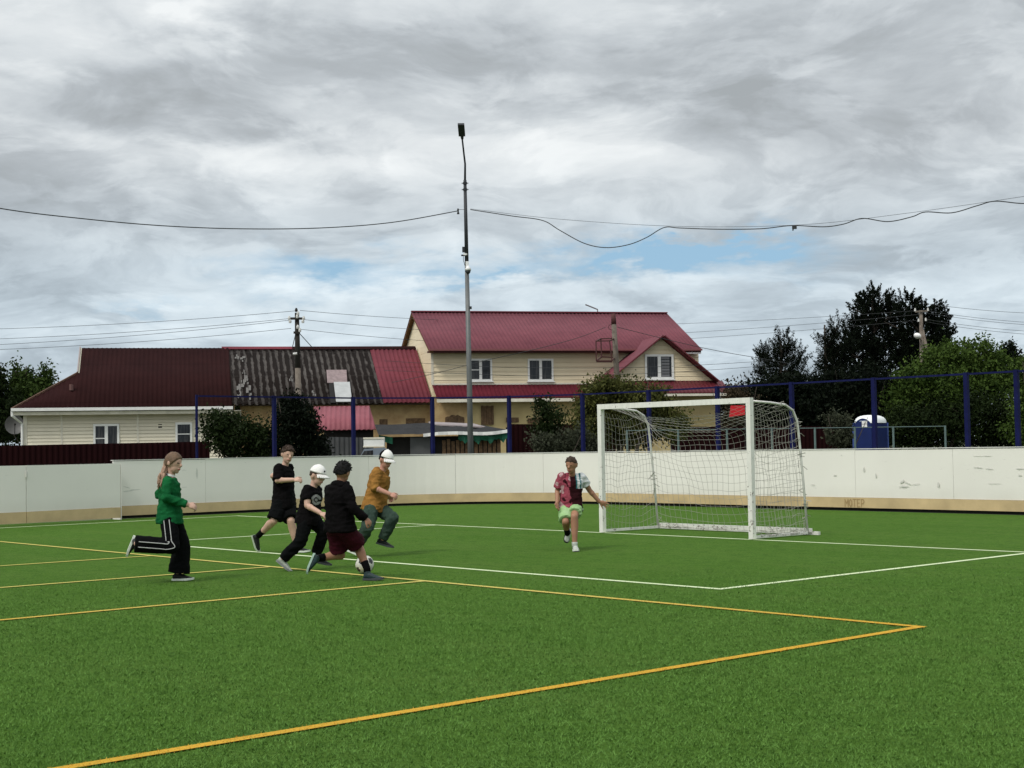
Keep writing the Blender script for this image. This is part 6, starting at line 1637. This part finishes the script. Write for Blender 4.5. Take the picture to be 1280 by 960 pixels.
J['kF'] = c.bone(J['hF'], 426, 694, .33 * k, 1); J['aF'] = c.bone(J['kF'], 397.5, 697.5, .33 * k, -.5)
c.build_body([('sN', 'eN', 'wN'), ('sF', 'eF', 'wF')], [('hN', 'kN', 'aN'), ('hF', 'kF', 'aF')], [('wN', 'eN', (-.5, .5, -.5), .7, -1, None), ('wF', 'eF', (0, .7, -.7), .7, 1, None)], SK_TAN)
c.shirt("hoodie", [M_BLK], [('sN', 'eN', 'wN', 2.15, .066, .046), ('sF', 'eF', 'wF', 2.0, .066, .046)], .026, .06, .009, full=1.15)
hd = MB(); nk = J['neck']; a_ = Vector((.86, -.5, 0)).normalized(); b_ = Vector((.5, .86, 0)).normalized()
hd.ball(nk - b_ * .045 - Vector((0, 0, .025)), (.095, .055, .055), 16, 10, (a_, b_, Vector((0, 0, 1)))); hd.tube([nk + a_ * .08 * math.cos(t) + b_ * .075 * math.sin(t) - Vector((0, 0, .015)) for t in [2 * math.pi * i / 18 for i in range(19)]], .028, 8)
remesh(hd, "hood", [M_BLK], c.root, c.root, .008, 3, .008, 12)
M_MAROON_C = cloth_mat("maroon_shorts", (.042, .006, .012), .75, .3)
c.trousers("shorts", [M_MAROON_C], [('hN', 'kN', 'aN', .78, .098, .1, .116), ('hF', 'kF', 'aF', .80, .098, .1, .112)], .022, .05, .007)
M_TEAL = mat("teal_shoe", (.018, .045, .048), .6, .5, 26, tint=(.006, .010, .012)); M_SOLEGR = mat("pale_teal_sole", (.36, .48, .42), .6)
c.shoe('aF', c.pt(391.5, 692, .0), c.pt(381.5, 716, .0), (1, 0, .3), M_TEAL, M_SOLEGR, sock=M_BLKSOCK, knee='kF', sock_t=.28)
hx_ = at(455, 722, J['aN'].y); c.shoe('aN', Vector((hx_.x, J['aN'].y - .01, .004)), Vector((hx_.x + .25, J['aN'].y - .07, .004)), (0, 0, 1), M_TEAL, M_SOLEG, sock=M_BLKSOCK, knee='kN', sock_t=.30)
c.short_hair(H_BLACK, .009, .006, -.62, .5, -.10, freq=11, tufts=300, tl=.016, stick=.5)

# ---------------------------------------------------------------- boy in mustard shirt, white cap and jeans
c = Child("boy in mustard shirt, white-fronted cap and green-blue jeans leaping beside the ball", (452, 693), 1.44, SK_RED, H_BROWN, Y=19.5)
k = c.S / 1.4; J = c.J
c.torso((464.5, 634, -.085), (472, 634, .075), (471.5, 590.5, -.12), (480.5, 590.5, .11), (479, 586.5, -.01), (482, 574.5, -.03), (.72, -.62, -.30))
J['eN'] = c.bone(J['sN'], 468, 609.8, .24 * k, -.6); J['wN'] = c.bone(J['eN'], 487, 617.5, .215 * k, -1)
J['eF'] = c.bone(J['sF'], 473, 609, .24 * k, 1); J['wF'] = c.bone(J['eF'], 484, 619, .21 * k, 1)
J['kN'] = c.bone(J['hN'], 459.5, 660, .34 * k, -1); J['aN'] = c.bone(J['kN'], 445.5, 684, .335 * k, 1); J['aN'].z = max(J['aN'].z, .10)
J['kF'] = c.bone(J['hF'], 491, 648, .34 * k, -1); J['aF'] = c.bone(J['kF'], 477.5, 675.5, .335 * k, .5)
c.build_body([('sN', 'eN', 'wN'), ('sF', 'eF', 'wF')], [('hN', 'kN', 'aN'), ('hF', 'kF', 'aF')], [('wN', 'eN', (0, .7, -.7), .8, 1, None), ('wF', 'eF', (0, -.7, -.7), .8, -1, None)], SK_RED)
M_MUST = cloth_mat("mustard_shirt", (.28, .140, .036), .85, .4, tint=(.17, .08, .020))
c.shirt("shirt", [M_MUST], [('sN', 'eN', 'wN', 1.05, .066, .064), ('sF', 'eF', 'wF', 1.05, .066, .062)], .024, .10, .011, full=1.15)
M_JEAN = cloth_mat("faded_jeans", (.042, .066, .050), .9, .6, tint=(.009, .018, .016), vs_=6)
c.trousers("jeans", [M_JEAN], [('hN', 'kN', 'aN', 1.95, .10, .082, .070), ('hF', 'kF', 'aF', 1.93, .10, .080, .062)], .018, .03, .010)
q1 = c.pt(434, 689, J['aN'].y - c.Y); q2 = c.pt(446, 694, J['aN'].y - c.Y)
c.shoe('aN', q1, q2, (.3, 0, 1), mat("dark_canvas_shoe", (.03, .03, .035), .7, .6, 16), M_SOLEW)
c.shoe('aF', c.pt(470.5, 679.5, J['aF'].y - c.Y), c.pt(491, 685.5, J['aF'].y - c.Y), (.1, 0, 1), M_SHOEBLK, M_SOLEG)
c.short_hair(H_BLACK, .008, .003, -.5, .5, -.05, tufts=0)
c.cap(M_CAPW, backdark=M_BLK)

# ---------------------------------------------------------------- goalkeeper
c = Child("boy goalkeeper in pink, black and white shirt and lime shorts reaching for the goal post", (718, 687), 1.34, SK_TAN, H_BROWN)
k = c.S / 1.4; J = c.J
c.torso((707, 634, .0), (719.5, 634, .0), (702.5, 596, -.03), (727, 596.5, .03), (715.5, 592, -.03), (714.3, 581, -.06), (-.45, -.88, -.08))
J['eN'] = c.bone(J['sN'], 696.8, 613, .235 * k, .3); J['wN'] = c.bone(J['eN'], 696.5, 628, .205 * k, -1)
J['eF'] = c.bone(J['sF'], 737, 613, .235 * k, 1); J['wF'] = c.bone(J['eF'], 749, 627, .215 * k, 1)
J['kN'] = c.bone(J['hN'], 707, 652, .32 * k, -1); J['aN'] = c.bone(J['kN'], 709, 667, .32 * k, 1)
J['kF'] = c.bone(J['hF'], 718, 646, .32 * k, -1); J['aF'] = c.bone(J['kF'], 718.3, 677.5, .325 * k, 1); J['aF'].z = .072
c.build_body([('sN', 'eN', 'wN'), ('sF', 'eF', 'wF')], [('hN', 'kN', 'aN'), ('hF', 'kF', 'aF')], [('wN', 'eN', (.5, -.6, 0), .35, 1, None), ('wF', 'eF', (-.2, -.9, -.2), .12, 1, Vector((.9, -.1, -.35)))], SK_TAN)
M_PINK = cloth_mat("pink_red_cloth", (.27, .060, .085), .85, .5, tint=(.13, .022, .034), vs_=12); M_WINE = cloth_mat("dark_wine_cloth", (.026, .006, .008)); M_WT = cloth_mat("white_sleeve_cloth", (.55, .57, .57), .8, .2); M_TL = cloth_mat("teal_stripe_cloth", (.035, .14, .15))
latk = (J['sF'] - J['sN']).normalized(); mid_ = (J['sN'] + J['sF']) / 2
def kpick(p):
    q = p - mid_; a = q.dot(latk) / k; z = q.z / k
    nz_ = noise.noise(Vector((a * 14, q.y * 6, z * 11)))
    if a < -.048 + .16 * max(0, -z - .20): return 1 if nz_ > .30 else (4 if nz_ < -.36 else 0)
    if a > .150: return 2
    if z > -.16 and a > .050: return 3 if (.092 < a < .115) else 2
    if z > -.16 and .032 < a < .05: return 3
    return 1
c.shirt("shirt", [M_PINK, M_WINE, M_WT, M_TL, cloth_mat('pale_pink_cloth', (.42, .27, .28))], [('sN', 'eN', 'wN', .85, .066, .068), ('sF', 'eF', 'wF', .62, .064, .066)], .024, .13, .009, pick=kpick, full=1.12)
M_LIME = cloth_mat("lime_shorts", (.20, .36, .13), .85, .35, tint=(.33, .46, .26), vs_=7)
c.trousers("shorts", [M_LIME], [('hN', 'kN', 'aN', .90, .098, .09, .098), ('hF', 'kF', 'aF', .66, .098, .09, .098)], .018, .03, .009)
c.shoe('aN', c.pt(710.5, 662, .33), c.pt(707, 680, .24), (.2, -.7, .3), M_SHOEW, M_SHOEBLK, sock=M_BLKSOCK, knee='kN', sock_t=.45, L=.20)
c.shoe('aF', Vector((J['aF'].x, J['aF'].y + .05, .004)), Vector((J['aF'].x + .02, J['aF'].y - .2, .004)), (0, 0, 1), M_SHOEW, M_SOLEW, sock=M_SHOEW, knee='kF', sock_t=.13)
c.short_hair(H_BROWN, .006, .003, -.42, .52, .02, tufts=90, tl=.013)
